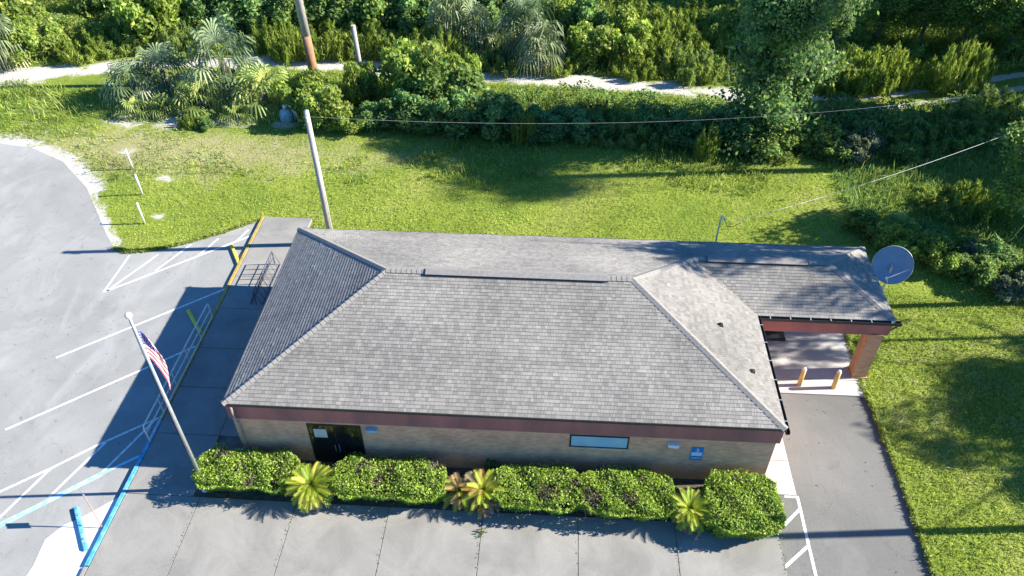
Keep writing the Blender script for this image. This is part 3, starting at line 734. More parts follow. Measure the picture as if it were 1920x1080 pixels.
# pale blue pump at the brush edge
x, y = G(538, 222)
t = empty('water_pump', (x, y, -.05)); tag(t, 'small pale blue pump with curved pipes at the edge of the brush', 'pump')
b = MB(); b.lathe([(.001, .72), (.2, .70), (.36, .6), (.42, .4), (.42, .1), (.44, 0)], n=18); b.build('housing', M['tank'], t, True)
b = MB(); b.tube([(.1, 0, .6), (.1, 0, .95), (.25, 0, 1.0), (.45, 0, .85), (.55, 0, .4), (.55, 0, 0)], .06, 8); b.tube([(.4, -.2, .4), (.5, -.2, .75), (.72, -.2, .7), (.8, -.2, 0)], .05, 8); b.build('pipe', M['white'], t, True)
b = MB(); b.lathe([(.001, 1.0), (.09, .98), (.1, .85), (.05, .7)], (-.05, .05, 0), 10); b.build('cap', M['white'], t, True)

# short wooden post in the brush and tall bare-barked pine trunk
x, y = G(680, 160)
t = empty('wooden_post', (x, y, -.1)); tag(t, 'short grey wooden post rising from the yellow-green vines', 'post')
b = MB(); b.tube([(0, 0, 0), (-.02, 0, 2), (-.08, 0, 4.3)], [.17, .16, .15], 10); b.build('post', M['wood'], t, True)
b = MB(); b.lathe([(.165, 4.28), (.16, 4.34), (.001, 4.36)], (-.08, 0, 0), 10); b.build('post_top', M['bare'], t)

# ================================================================== VEGETATION
GY = [(.28, .38, .06), (.37, .46, .08), (.20, .31, .05), (.44, .49, .13)]       # yellow-green
GM = [(.20, .31, .08), (.26, .37, .09), (.14, .24, .06), (.34, .43, .14)]     # mid green
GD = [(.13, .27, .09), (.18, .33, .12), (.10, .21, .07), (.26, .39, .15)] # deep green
GG = [(.16, .21, .13), (.22, .27, .18), (.11, .16, .09), (.28, .32, .22)]         # grey-green
BR = [(.24, .17, .10), (.34, .27, .18), (.16, .11, .07)]

def cloud(n, rx, ry, rz, zc, L, W, cols, clumps=18, seed=0, upd=None, jitter=1.0, lowcut=.05, tight=.30):
    """foliage as many leaves in uneven clumps"""
    global rng
    rng = np.random.default_rng(seed)
    d = unit(rng.normal(size=(clumps, 3))); r = rng.uniform(.35, .88, (clumps, 1))
    cc = d*r*np.array([rx, ry, rz]) + np.array([0, 0, zc])
    cs = rng.uniform(.20, .42, clumps)*min(rx, ry, rz*1.2)*1.15 + tight*0
    i = rng.integers(0, clumps, n)
    q = unit(rng.normal(size=(n, 3))); q[:, 2] = np.abs(q[:, 2])*rng.choice([1, 1, 1, -1], n)
    rad = rng.uniform(.35, 1.05, (n, 1))**.6
    C = cc[i] + q*rad*cs[i][:, None]
    k = C[:, 2] > lowcut; C = C[k]; q = q[k]; i = i[k]
    tone = rng.uniform(.75, 1.25, clumps)[i][:, None]
    V = leaves(C, L*rng.uniform(.6, 1.3, len(C)), W, nrm=q, updir=upd, jitter=jitter)
    col = np.repeat(pal(len(C), cols)*tone, 4, 0)
    return V, col
def shrub_proto(name, n, r, h, L, W, cols, clumps, seed, trunk=True):
    t = empty(name, (0, 0, -300))
    V, c = cloud(n, r, r, h*.55, h*.5, L, W, cols, clumps, seed)
    fast('foliage', V, quadsF(len(V)//4), M['leaf'], c, t)
    b = MB(); rr = random.Random(seed)
    for k in range(7):
        a = rr.uniform(0, 6.28); e_ = Vector((math.cos(a)*r*.6, math.sin(a)*r*.6, h*.75)); b.tube([(0, 0, -.05), e_*.45+Vector((0, 0, .15)), e_], [.05*r**.5, .03, .012], 5)
    b.build('stem', M['bark'], t)
    KIDS[t.name] = kids(t)
    return t
def weed_proto(name, n, r, h, cols, seed, L=.5, W=.035):
    """feathery upright herb clump: blades in vertical plumes"""
    global rng
    rng = np.random.default_rng(seed)
    ns = 46; a = rng.uniform(0, 6.28, ns); q = np.sqrt(rng.uniform(0, 1, ns))*r
    sx, sy = np.cos(a)*q, np.sin(a)*q; sh = h*(1-.45*(q/r)**2)*rng.uniform(.6, 1.08, ns)
    i = rng.integers(0, ns, n); t_ = rng.uniform(.0, 1, n)**.75
    lean = q[i]/r*.28
    C = np.stack([sx[i]+np.cos(a[i])*lean*t_*h*.5, sy[i]+np.sin(a[i])*lean*t_*h*.5, sh[i]*t_], 1) + rng.normal(size=(n, 3))*np.array([.09, .09, .03])*(1.25-t_[:, None])
    C[:, 2] = np.maximum(C[:, 2], .08)
    V = leaves(C, L*rng.uniform(.4, .9, n), W, updir=np.array([0, 0, 1.5]), jitter=.6)
    col = np.repeat(pal(n, cols), 4, 0)
    me = fast(name, V, quadsF(n), M['needle'], col); me.location = (0, 0, -300)
    return me
def fan(Vv, Fv, Cv, base, dirv, size, droop, cols, rr, nseg=17):
    """one costapalmate frond: stalk plus radiating blades that bend down at their tips"""
    d = Vector(dirv).normalized(); s = d.cross(Vector((0, 0, 1)))
    s = s.normalized() if s.length > .01 else Vector((1, 0, 0)); n_ = s.cross(d)
    hub = Vector(base)+d*size*.95
    hub.z -= droop*size*.18
    c = np.array(cols[rr.randrange(len(cols))])*rr.uniform(.8, 1.25)
    def strip(pts, wd):
        for k in range(len(pts)-1):
            p, q = pts[k], pts[k+1]; dd = (q-p).normalized(); sd2 = dd.cross(n_).normalized()
            b0 = len(Vv); w0, w1 = wd[k], wd[k+1]
            Vv.extend([p-sd2*w0, p+sd2*w0, q+sd2*w1, q-sd2*w1]); Fv.append((b0, b0+1, b0+2, b0+3)); Cv.extend([c*rr.uniform(.9, 1.1)]*4)
    strip([Vector(base), hub], [.02, .015])
    for k in range(nseg):
        a = R(-125+250*k/(nseg-1)); dd = (d*math.cos(a)+s*math.sin(a)).normalized()
        ln = size*(.55+.5*math.cos(a*.5))*rr.uniform(.85, 1.1)
        p1 = hub+dd*ln*.55+n_*(.05*math.cos(a*3))*size; p1.z -= droop*ln*.10
        p2 = hub+dd*ln*.88; p2.z -= droop*ln*(.42+rr.uniform(0, .2)); p3 = hub+dd*ln*.96; p3.z -= droop*ln*(.85+rr.uniform(0, .3))
        strip([hub, p1, p2, p3], [.012, .042*size**.5, .028, .004])
def palm_proto(name, h, size, nf, cols, seed, droop=1.0, dead=0, trunk=.14):
    rr = random.Random(seed); t = empty(name, (0, 0, -300)); Vv, Fv, Cv = [], [], []
    for k in range(nf):
        el = 80-115*(k/nf)**.9; az = k*137.5+rr.uniform(-15, 15)
        d = (math.cos(R(az))*math.cos(R(el)), math.sin(R(az))*math.cos(R(el)), math.sin(R(el)))
        cc = [(.55, .47, .30), (.42, .36, .25)] if (k > nf*(1-dead)) else cols
        fan(Vv, Fv, Cv, (0, 0, h), d, size*rr.uniform(.85, 1.1), droop*(.6+.8*(k/nf)), cc, rr)
    fast('fronds', np.array([tuple(v) for v in Vv]), Fv, M['frond'], np.array(Cv), t)
    b = MB(); b.tube([(0, 0, -.1), (.03, 0, h*.5), (0, 0, h)], [trunk*1.3, trunk, trunk*1.1], 10); b.build('trunk', M['bark'], t)
    KIDS[t.name] = kids(t)
    return t
def tree_proto(name, H, cr, ch, n, cols, seed, L=.32, W=.20, clumps=40, tr=.25, vines=0):
    t = empty(name, (0, 0, -300)); rr = random.Random(seed)
    V, c = cloud(n, cr, cr, ch*.5, H-ch*.5, L, W, cols, clumps, seed)
    if vines:
        global rng
        k = vines; z = rng.uniform(.1, H-ch*.5, k); a = rng.uniform(0, 6.28, k); q = (tr*2.2+rng.gamma(2, .28, k))*(1+.5*np.sin(z*1.7+a*2))
        C = np.stack([np.cos(a)*q, np.sin(a)*q, z], 1); V2 = leaves(C, .3*rng.uniform(.6, 1.3, k), .2, updir=np.array([0, 0, -.8]))
        V = np.concatenate([V, V2]); c = np.concatenate([c, np.repeat(pal(k, GD+[GM[1], GG[0]]), 4, 0)])
    fast('crown', V, quadsF(len(V)//4), M['leaf'], c, t)
    b = MB(); zt = H-ch*.55
    b.tube([(0, 0, -.2), (.1, .05, zt*.5), (0, .1, zt), (.1, 0, H-ch*.15)], [tr*1.25, tr, tr*.75, tr*.2], 10)
    for k in range(9):
        a = k*2.4+rr.uniform(-.3, .3); z0 = zt-ch*.1+rr.uniform(0, ch*.5); e_ = Vector((math.cos(a)*cr*.8, math.sin(a)*cr*.8, z0+ch*.22))
        b.tube([(0, .05, z0-.4), (e_.x*.45, e_.y*.45, z0+ch*.04), e_], [tr*.5, tr*.3, .03], 6)
    b.build('trunk', M['bark'], t)
    KIDS[t.name] = kids(t)
    return t

PR = dict(
    S=shrub_proto('shrub', 5200, 1.0, 1.3, .15, .085, GY+GM[:2], 26, 21),
    M=shrub_proto('shrub', 6500, 1.0, 1.2, .13, .08, GM+GY[:1]+GD[:1], 34, 22),
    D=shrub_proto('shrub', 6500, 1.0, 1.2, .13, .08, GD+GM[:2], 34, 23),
    H=shrub_proto('shrub', 4200, 1.0, 1.1, .15, .07, GG, 22, 24),
    W=weed_proto('weed_clump', 5200, 1.0, 1.5, GY+[(.16, .24, .03)]+[(.20, .28, .05)], 31),
    X=weed_proto('weed_clump', 5200, 1.0, 1.4, GM+GY[:2]+GG[:1], 32),
    P=palm_proto('fan_palm', 1.5, 1.15, 20, [(.20, .27, .14), (.29, .35, .21), (.13, .19, .09)], 41, .85, .05),
    Q=palm_proto('fan_palm', .9, 1.15, 17, [(.28, .36, .10), (.44, .48, .15), (.19, .27, .08)], 42, .95, .12),
    Z=palm_proto('fan_palm', 1.6, 1.1, 26, [(.24, .30, .15), (.34, .39, .24), (.16, .21, .10)], 43, .95, .22),
    T=tree_proto('broadleaf_tree', 13, 4.0, 8.5, 30000, GD+GM+[GY[0]], 51, L=.28, W=.17),
    V=tree_proto('vine_covered_tree', 13, 2.9, 9.0, 34000, GD+GM[:2]+[GG[0]], 52, L=.2, W=.12, clumps=46, vines=9000, tr=.32),
    R=tree_proto('broadleaf_tree', 13, 6.0, 6.0, 9500, GD+GM+[GY[0]], 54, L=.26, W=.16, clumps=20),
    N=tree_proto('pine_tree', 20, 4.2, 5.2, 9500, GM+GD, 55, L=.35, W=.06, clumps=34, tr=.3),
    U=tree_proto('broadleaf_tree', 7.5, 3.0, 6.2, 16000, GM+GD+GY, 53, L=.22, W=.13, clumps=44, tr=.15),
)
CATS = dict(S='shrub', M='shrub', D='shrub', H='shrub', W='weeds', X='weeds', P='palm', Q='palm', Z='palm', T='tree', V='tree', U='tree', R='tree', N='tree')
used = set()
def put(k, x, y, s, sz, label, group=None, rz=None):
    p = PR[k]; q_ = random.uniform(.82, 1.22) if k in 'SMDWX' else 1; sc_ = (s*q_, s/q_, sz*random.uniform(.9, 1.15) if k in 'SMDWX' else sz)
    rz = random.uniform(0, 6.28) if rz is None else rz
    if k in 'PQZ': s *= .66; sz *= .66; sc_ = (s, s, sz)
    if k not in used:
        used.add(k); o = p; o.location = (x, y, -.06); o.rotation_euler = (0, 0, rz); o.scale = sc_
    else: o = copy_tree(p, (x, y, -.06), rz, sc_)
    for kk in ('label', 'group', 'category'):
        if kk in o: del o[kk]
    tag(o, label, CATS[k], group)
    return o
def pp(k, px, py, s, sz, label, group=None): x, y = G(px, py); return put(k, x, y, s, sz, label, group)
GP = 'fan palms in the brush'; GS = 'leafy shrubs in the brush'; GWd = 'feathery weeds along the sandy track'; GT = 'trees at the edge of the lot'
# left palm clump
pp('P', 262, 190, 1.55, 1.5, 'grey-green fan palm at the left end of the palm clump', GP)
pp('P', 318, 178, 1.6, 1.8, 'grey fan palm second from the left in the palm clump', GP)
pp('Q', 262, 212, 1.1, .8, 'low fan palm with yellowed fronds at the left foot of the palm clump', GP)
pp('Q', 312, 212, .9, .8, 'small low yellow fan palm between the two left palms of the clump', GP)
pp('Q', 385, 205, 1.7, 1.5, 'drooping yellow-tipped fan palm in front middle of the palm clump', GP)
pp('P', 432, 178, 2.0, 2.6, 'tallest dark fan palm of the left clump', GP)
pp('Q', 500, 200, 1.9, 1.9, 'bright fan palm at the right end of the palm clump', GP)
pp('Q', 450, 222, 1.0, .8, 'small yellow fan palm at the sandy foot of the clump', GP)
pp('Z', 14, 118, 1.5, 1.9, 'tall shaggy fan palm at the upper left corner', GP)
pp('Q', 112, 68, 1.3, 1.0, 'small fan palm alone in deep shade at upper left', GP)
pp('Z', 842, 92, 1.5, 2.3, 'fan palm with fanned grey fronds left of the top middle', GP)
pp('Z', 888, 98, 1.5, 1.9, 'shaggy fan palm with hanging dead fronds at the top middle', GP)
pp('P', 985, 105, 2.0, 2.4, 'large grey fan palm right of the top middle', GP)
pp('Z', 1012, 128, 1.6, 1.7, 'fan palm skirted with brown fronds behind the sandy track', GP)
pp('Q', 1678, 440, .75, .9, 'small spiky palm on top of the right thicket', GP)
# shrubs near the palms and the big mounds
pp('S', 575, 205, 1.6, 1.9, 'yellow-green shrub at the foot of the tall pine trunk', GS)
pp('S', 612, 228, 1.7, 2.0, 'bright yellow-green shrub just right of the blue pump', GS)
pp('S', 655, 242, 1.2, .9, 'low bright shrub spilling onto the lawn edge', GS)
pp('S', 680, 190, 1.15, 2.3, 'narrow vine-draped shrub around the short wooden post', GS)
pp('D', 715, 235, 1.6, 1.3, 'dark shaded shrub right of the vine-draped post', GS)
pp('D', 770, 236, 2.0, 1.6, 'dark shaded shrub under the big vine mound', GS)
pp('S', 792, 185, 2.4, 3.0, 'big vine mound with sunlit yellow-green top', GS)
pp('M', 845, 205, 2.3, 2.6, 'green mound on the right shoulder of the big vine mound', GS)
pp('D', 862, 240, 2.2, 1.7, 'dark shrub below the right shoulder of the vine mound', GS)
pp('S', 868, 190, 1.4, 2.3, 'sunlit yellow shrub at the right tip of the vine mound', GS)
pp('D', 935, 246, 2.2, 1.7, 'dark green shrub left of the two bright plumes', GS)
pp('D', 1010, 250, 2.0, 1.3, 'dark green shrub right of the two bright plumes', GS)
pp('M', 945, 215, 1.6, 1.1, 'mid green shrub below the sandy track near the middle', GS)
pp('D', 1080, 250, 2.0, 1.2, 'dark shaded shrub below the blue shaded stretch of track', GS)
pp('X', 1150, 252, 1.8, .9, 'dim feathery weeds in shade below the track', GWd)
pp('X', 1215, 252, 1.8, 1.0, 'dim tall weeds in shade left of the vine tree', GWd)
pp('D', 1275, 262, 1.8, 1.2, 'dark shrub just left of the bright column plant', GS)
pp('X', 1120, 212, 1.2, .7, 'shaded weeds touching the lower side of the track', GWd)
pp('W', 972, 270, .42, 1.5, 'left of two small bright plumes at the lawn edge', GWd)
pp('W', 991, 270, .36, 1.6, 'right of two small bright plumes at the lawn edge', GWd)
pp('W', 1322, 294, .6, 1.7, 'bright column-shaped weed plume at the lawn edge', GWd)
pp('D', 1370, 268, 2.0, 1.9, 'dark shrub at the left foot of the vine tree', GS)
pp('M', 1440, 285, 2.0, 1.3, 'mid green shrub at the right foot of the vine tree', GS)
pp('M', 1510, 278, 1.6, 1.3, 'green shrub between vine tree and pale round bush', GS)
pp('H', 1605, 288, 1.5, 1.5, 'pale round bush sunlit at the lawn edge', GS)
pp('M', 1560, 296, 1.2, 1.0, 'yellowish bush on the left of the pale round bush', GS)
pp('M', 1690, 302, 1.0, 1.0, 'small green bush right of the pale round bush', GS)
# behind the track
for i, (k, px, py, s, sz, lb) in enumerate((
    ('S', 75, 105, 2.0, 1.6, 'yellow-green bush right of the tall shaggy palm at upper left'),
    ('W', 160, 99, 1.8, 1.0, 'low bright weeds at the far left above the sandy track'),
    ('W', 215, 91, 1.9, 1.2, 'rounded bright weeds left of the palm clump'),
    ('X', 262, 85, 1.9, 1.2, 'paler weeds directly behind the left palms'),
    ('S', 300, 62, 2.9, 2.9, 'big yellow-green bush near the upper left top edge'),
    ('X', 345, 91, 1.9, 1.2, 'weeds between the grey palms behind the clump'),
    ('W', 545, 105, 1.5, 1.7, 'upright weeds left of the tall pine trunk'),
    ('W', 620, 99, 1.9, 1.3, 'weeds between the pine trunk and the short post'),
    ('W', 700, 99, 1.9, 1.5, 'tall feathery weeds right of the short post'),
    ('X', 755, 105, 1.9, 1.3, 'feathery weeds left of the vine mound beyond the track'),
    ('W', 820, 112, 1.7, 1.8, 'yellowish weeds behind the vine mound'),
    ('X', 880, 115, 1.8, 1.3, 'weeds behind the right tip of the vine mound'),
    ('X', 945, 121, 1.7, 1.1, 'weeds under the large grey palm'),
    ('W', 1035, 129, 1.5, 1.0, 'low yellow weeds below the brown-skirted palm'),
    ('S', 1110, 117, 1.9, 2.3, 'tangled yellow-green shrub right of the brown-skirted palm'),
    ('S', 1165, 107, 2.2, 2.6, 'large sunlit shrub above the shaded stretch of track'),
    ('W', 1190, 135, 1.5, 1.1, 'pale weeds at the foot of the large sunlit shrub'),
    ('W', 1250, 105, 2.3, 1.7, 'wide bright grass-like weeds up the slope'),
    ('W', 1310, 87, 2.2, 1.7, 'bright weeds left of the vine tree trunk'),
    ('X', 1290, 137, 2.0, 1.4, 'half shaded weeds left of the vine tree'),
    ('S', 1060, 62, 2.2, 2.4, 'yellow bush at the top edge right of the grey palm'),
    ('W', 1190, 50, 2.6, 1.5, 'far yellow weeds at the top edge'),
    ('W', 1550, 158, 1.9, 1.6, 'left part of the bright weed bank right of the vine tree'),
    ('W', 1605, 160, 1.9, 1.5, 'middle part of the bright weed bank'),
    ('W', 1652, 155, 1.6, 1.9, 'right rounded end of the bright weed bank'),
    ('W', 1712, 158, 1.3, 1.1, 'small sunlit weeds between two bright banks'),
    ('W', 1788, 160, 1.7, 1.9, 'bright round weeds beside the rutted track at right'),
    ('X', 1860, 215, 2.0, 1.1, 'shaded weeds below the ruts at the right edge'),
    ('X', 1790, 250, 2.2, 1.0, 'shaded weeds in the dark hollow at right'),
    ('X', 1700, 262, 2.0, 1.0, 'dim weeds in the dark hollow left part'),
    ('D', 1590, 240, 1.8, 1.0, 'dark low bush behind the pale round bush'),
    ('M', 560, 60, 2.6, 2.4, 'green bush behind the tall pine trunk'),
    ('M', 640, 62, 2.5, 2.8, 'green bush behind the short post'),
    ('M', 700, 60, 2.5, 2.8, 'green bush on the far side at upper middle left'),
    ('D', 770, 62, 2.6, 2.6, 'dark bush left of the grey fanned palm'),
    ('D', 470, 55, 2.8, 2.6, 'dark bush behind the tallest palm'),
    ('D', 395, 50, 2.6, 2.2, 'dark bush right of the big yellow-green bush'),
    ('D', 930, 50, 2.6, 2.8, 'dark bush between the two top palms'),
    ('D', 1100, 78, 2.2, 2.4, 'dark bush between yellow bushes near top middle'),
    ('W', 1380, 60, 2.4, 1.4, 'far bright weeds right beside the vine tree crown'),
    ('W', 1330, 45, 2.6, 1.4, 'far pale weeds left of the vine tree crown at the top edge'),
    ('W', 1260, 78, 2.6, 1.3, 'pale sunlit weeds in the clearing at upper right of centre'),
    ('W', 520, 80, 1.9, 1.5, 'bright weeds between the palm clump and the pine trunk at the top'),
    ('S', 930, 20, 2.2, 2.2, 'sunny bush at the top edge above the palms'),
    ('S', 20, 60, 2.2, 2.6, 'yellow-green bush behind the shaggy corner palm'),
    ('M', 200, 20, 2.6, 1.6, 'dim bush at the top edge left'),
)): pp(k, px, py, s, sz, lb, GWd if k in 'WX' else GS)
# right thicket
for (k, px, py, s, sz, lb) in (
    ('M', 1612, 432, .95, .9, 'leafy shrub at the left tip of the right thicket'), ('M', 1645, 455, 1.0, 1.0, 'shrub below the small spiky palm in the thicket'),
    ('S', 1672, 462, 1.0, 1.1, 'bright shrub in the thicket above the satellite dish'), ('S', 1712, 482, 1.05, 1.1, 'bright shrub right of the satellite dish'),
    ('S', 1750, 495, 1.05, 1.0, 'bright shrub in the middle of the right thicket'), ('M', 1790, 512, 1.0, .9, 'shrub under the pale forked plant'),
    ('H', 1812, 492, .55, 1.2, 'pale grey-green forked plant standing above the thicket'), ('M', 1835, 527, 1.1, 1.0, 'green shrub left of the pale bush at the right edge'),
    ('H', 1884, 545, 1.15, 1.15, 'pale grey-green bush at the right end of the thicket'), ('M', 1925, 540, 1.2, 1.2, 'dark shrub cut by the right picture edge'),
    ('D', 1740, 455, 1.2, .8, 'dark shaded shrub behind the bright thicket'), ('D', 1850, 490, 1.4, 1.0, 'dark shaded shrub behind the pale forked plant'),
    ('W', 1832, 395, 1.25, 1.0, 'bright yellow mound of weeds in front of the right tree'), ('W', 1775, 385, 1.5, .6, 'low bright weeds left of the yellow mound')): pp(k, px, py, s, sz, lb, GWd if k == 'W' else GS)
# trees
pp('V', 1415, 268, 1.0, 1.0, 'tall vine-covered tree standing at the lawn edge', GT)
pp('V', 1478, 230, .8, 1.0, 'leaning vine tree right behind the first vine-covered tree', GT)
pp('U', 1925, 440, 1.1, .95, 'dark leafy tree cut by the right picture edge', GT)
for (px, py, s, sz, lb) in ((1560, 95, .9, .75, 'dark tree behind the bright weed bank'), (1640, 80, 1.0, .8, 'dark tree second right of the vine tree'), (1720, 85, .95, .75, 'dark tree above the small sunlit weeds'),
    (1800, 95, 1.0, .85, 'dark tree behind the round weeds at upper right'), (1880, 105, 1.0, .8, 'dark tree at the upper right corner'), (1955, 110, 1.1, .9, 'dark tree cut by the upper right edge'),
    (1600, 30, 1.1, .9, 'farther tree at the top edge right of the vine tree'), (1760, 30, 1.1, .9, 'farther tree at the top right edge'), (1900, 30, 1.2, .9, 'farthest tree in the top right corner'),
    ):
    pp('U', px, py, s, sz, lb, GT)
for (x, y, s, sz, lb) in ((33, 46, 1.0, 1.0, 0), (25.3, 29.0, .64, 1.28, 0), (31, 58, 1.1, 1.1, 0), (42, 44.5, 1.2, 1.1, 0), (44, 38, 1.3, 1.0, 0), (50, 55, 1.5, 1.1, 0),
                          (24, 66, 1.2, 1.0, 0), (-6, 76, 1.1, .9, 0), (-46, 66, 1.1, .9, 0), (-22, 77, 1.2, 1.0, 0)):
    put('R' if x == 25.3 else 'T', x, y, s, sz, 'tall broadleaf tree whose crown stands above the top or right picture edge', 'tall trees beyond the picture edge')
for (x, y, s, sz) in ((41.0, 22.2, .95, 1.1), (44.5, 26.8, .8, 1.2), (31.5, 27.4, .42, 1.25)):
    put('R', x, y, s, sz, 'tall broadleaf tree whose crown stands above the top or right picture edge', 'tall trees beyond the picture edge')
for (x, y, s, sz) in ((30.0, 41.3, 1.0, 1.0),):
    put('N', x, y, s, sz, 'tall pine beyond the right picture edge whose crown shades the middle of the lawn')
# tall pine: stripped pale top, orange bark below
x, y = G(591, 152)
t = empty('pine_tree', (x, y, -.1)); tag(t, 'tall pine trunk orange-barked low down and pale grey higher up', 'tree')
b = MB(); b.tube([(0, 0, 0), (-.02, 0, 1.6), (-.05, 0, 3.4)], [.36, .31, .29], 14); b.build('trunk', M['orange_bark'], t, True)
b = MB(); b.tube([(-.05, 0, 3.4), (-.25, 0, 9), (-.5, .1, 16)], [.288, .24, .16], 14); b.build('upper_trunk', M['bare'], t, True)
V_, c_ = cloud(9000, 2.6, 2.6, 2.2, 16.5, .35, .03, GM+GD, 20, 77); fast('crown', V_, quadsF(len(V_)//4), M['needle'], c_, t)

# hedges: leafy clipped blocks with twiggy core
def hedge(x0, x1, y0, y1, h, seed, label, bald=(), hf=None):
    global rng
    rng = np.random.default_rng(seed)
    cx, cy = (x0+x1)/2, (y0+y1)/2; t = empty('hedge', (cx, cy, .1)); tag(t, label, 'hedge', 'clipped hedges along the front wall')
    a, d = (x1-x0)/2, (y1-y0)/2
    def surf(n, ins):
        area = np.array([4*a*d, 2*a*h, 2*a*h*.5, 2*d*h, 2*d*h]); f = rng.choice(5, n, p=area/area.sum()); u = rng.uniform(-1, 1, n); v = rng.uniform(-1, 1, n); z = rng.uniform(0.02, 1, n)
        P = np.zeros((n, 3)); N = np.zeros((n, 3))
        for k, (px, py, pz, nn) in enumerate(((u*a, v*d, np.full(n, h), (0, 0, 1)), (u*a, -d+0*v, z*h, (0, -1, .2)), (u*a, d+0*v, z*h, (0, 1, .2)), (-a+0*u, v*d, z*h, (-1, 0, .2)), (a+0*u, v*d, z*h, (1, 0, .2)))):
            q = f == k; P[q] = np.stack([px, py, pz], 1)[q]; N[q] = nn
        # round corners, lumpy surface
        e_ = np.maximum(0, np.abs(P[:, 0])-(a-.35))/.35*np.maximum(0, np.abs(P[:, 1])-(d-.35))/.35
        P[:, 0] -= np.sign(P[:, 0])*e_*.22; P[:, 1] -= np.sign(P[:, 1])*e_*.22
        ed = np.maximum(0, np.abs(P[:, 1])-(d-.3))/.3; P[:, 2] -= (f == 0)*ed**2*.16
        P[:, 1] += .55*(P[:, 1] < 0)*np.clip(1-P[:, 2]/h, 0, 1)**.8*np.clip(-P[:, 1]/d, 0, 1)
        lm = np.sin(P[:, 0]*2.3+seed)*.05+np.sin(P[:, 0]*5.1+P[:, 1]*4+seed)*.055+np.sin(P[:, 1]*7+P[:, 2]*6)*.03
        P += N*lm[:, None]-N*ins[:, None]
        return P, unit(N)
    area = 4*a*d+3*a*h+4*d*h; n = int(area*900)
    P, N = surf(n, rng.gamma(1.5, .06, n)-.075)
    keep = (lump(P[:, :2]*1.0+seed, 4.5, seed)+.6*lump(P[:, [0, 2]]*1.0, 6.5, seed+1)+.25*rng.normal(size=n)) < .52; br = np.zeros(n, bool)
    for (bx, by, r_) in bald:
        q = np.hypot(P[:, 0]-(bx-cx), P[:, 1]-(by-cy)+.3*np.sin(P[:, 0]*9)*r_) < r_*rng.uniform(.6, 1.2, n); keep &= ~(q & (rng.uniform(size=n) < .62)); br |= q
    br = br[keep] | (rng.uniform(size=keep.sum()) < .03); P = P[keep]; N = N[keep]
    col = pal(len(P), [(.38, .52, .08), (.30, .44, .06), (.19, .32, .05), (.52, .62, .20), (.09, .17, .03)], [.34, .27, .16, .13, .10])
    lowz = P[:, 2] < h*.55
    col[br] = pal(br.sum(), [(.20, .18, .13), (.30, .27, .21), (.12, .10, .07), (.16, .24, .05)])
    V = leaves(P, .105*rng.uniform(.7, 1.35, len(P)), .056, nrm=N*.8, jitter=1.0, updir=N*.35)
    fast('foliage', V, quadsF(len(P)), M['leaf'], np.repeat(col, 4, 0), t)
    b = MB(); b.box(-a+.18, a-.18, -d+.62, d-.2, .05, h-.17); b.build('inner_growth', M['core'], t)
    b = MB(); rr = random.Random(seed)
    for k in range(int((x1-x0)*3)):
        x = rr.uniform(-a+.2, a-.2); b.tube([(x, rr.uniform(-d*.6, d*.6), 0), (x+rr.uniform(-.1, .1), rr.uniform(-d*.7, d*.7), h*.6), (x+rr.uniform(-.25, .25), rr.uniform(-d*.8, d*.8), h+.03)], .012, 4)
    for (bx, by, r_) in bald:
        for k in range(int(26*r_/.3)):
            x = bx-cx+rr.gauss(0, r_*.5); y = by-cy+rr.gauss(0, r_*.5); b.tube([(x, y, h-.3), (x+rr.uniform(-.2, .2), y+rr.uniform(-.2, .2), h+rr.uniform(-.05, .06))], .008, 3)
    b.build('twigs', simple('grey_twigs', (.24, .21, .17), (.16, .13, .10), 5) if 'grey_twigs' not in bpy.data.materials else bpy.data.materials['grey_twigs'], t)
hedge(-12.68, -9.15, 15.72, 17.45, 1.08, 61, 'leftmost clipped hedge block, beside the flagpole', [(-11.9, 17.2, .35), (-10.6, 16.0, .2)])
hedge(-7.55, -3.55, 15.62, 17.4, 1.05, 62, 'hedge block in front of and right of the dark door', [(-6.6, 16.9, .28), (-6.0, 16.4, .22), (-3.9, 17.2, .35)])
hedge(-1.72, 1.42, 15.50, 17.35, 1.05, 63, 'hedge block right of the browned cycads with a dead patch', [(.2, 16.2, .42), (1.2, 16.6, .2)])
hedge(1.40, 4.72, 15.40, 17.35, 1.08, 64, 'hedge block below the high window with dead twigs at its left', [(1.75, 16.1, .42), (3.1, 16.0, .30), (3.6, 16.9, .15)])
hedge(5.82, 8.38, 14.95, 17.38, 1.12, 65, 'large rightmost hedge block at the driveway corner', [(6.9, 17.1, .12)])

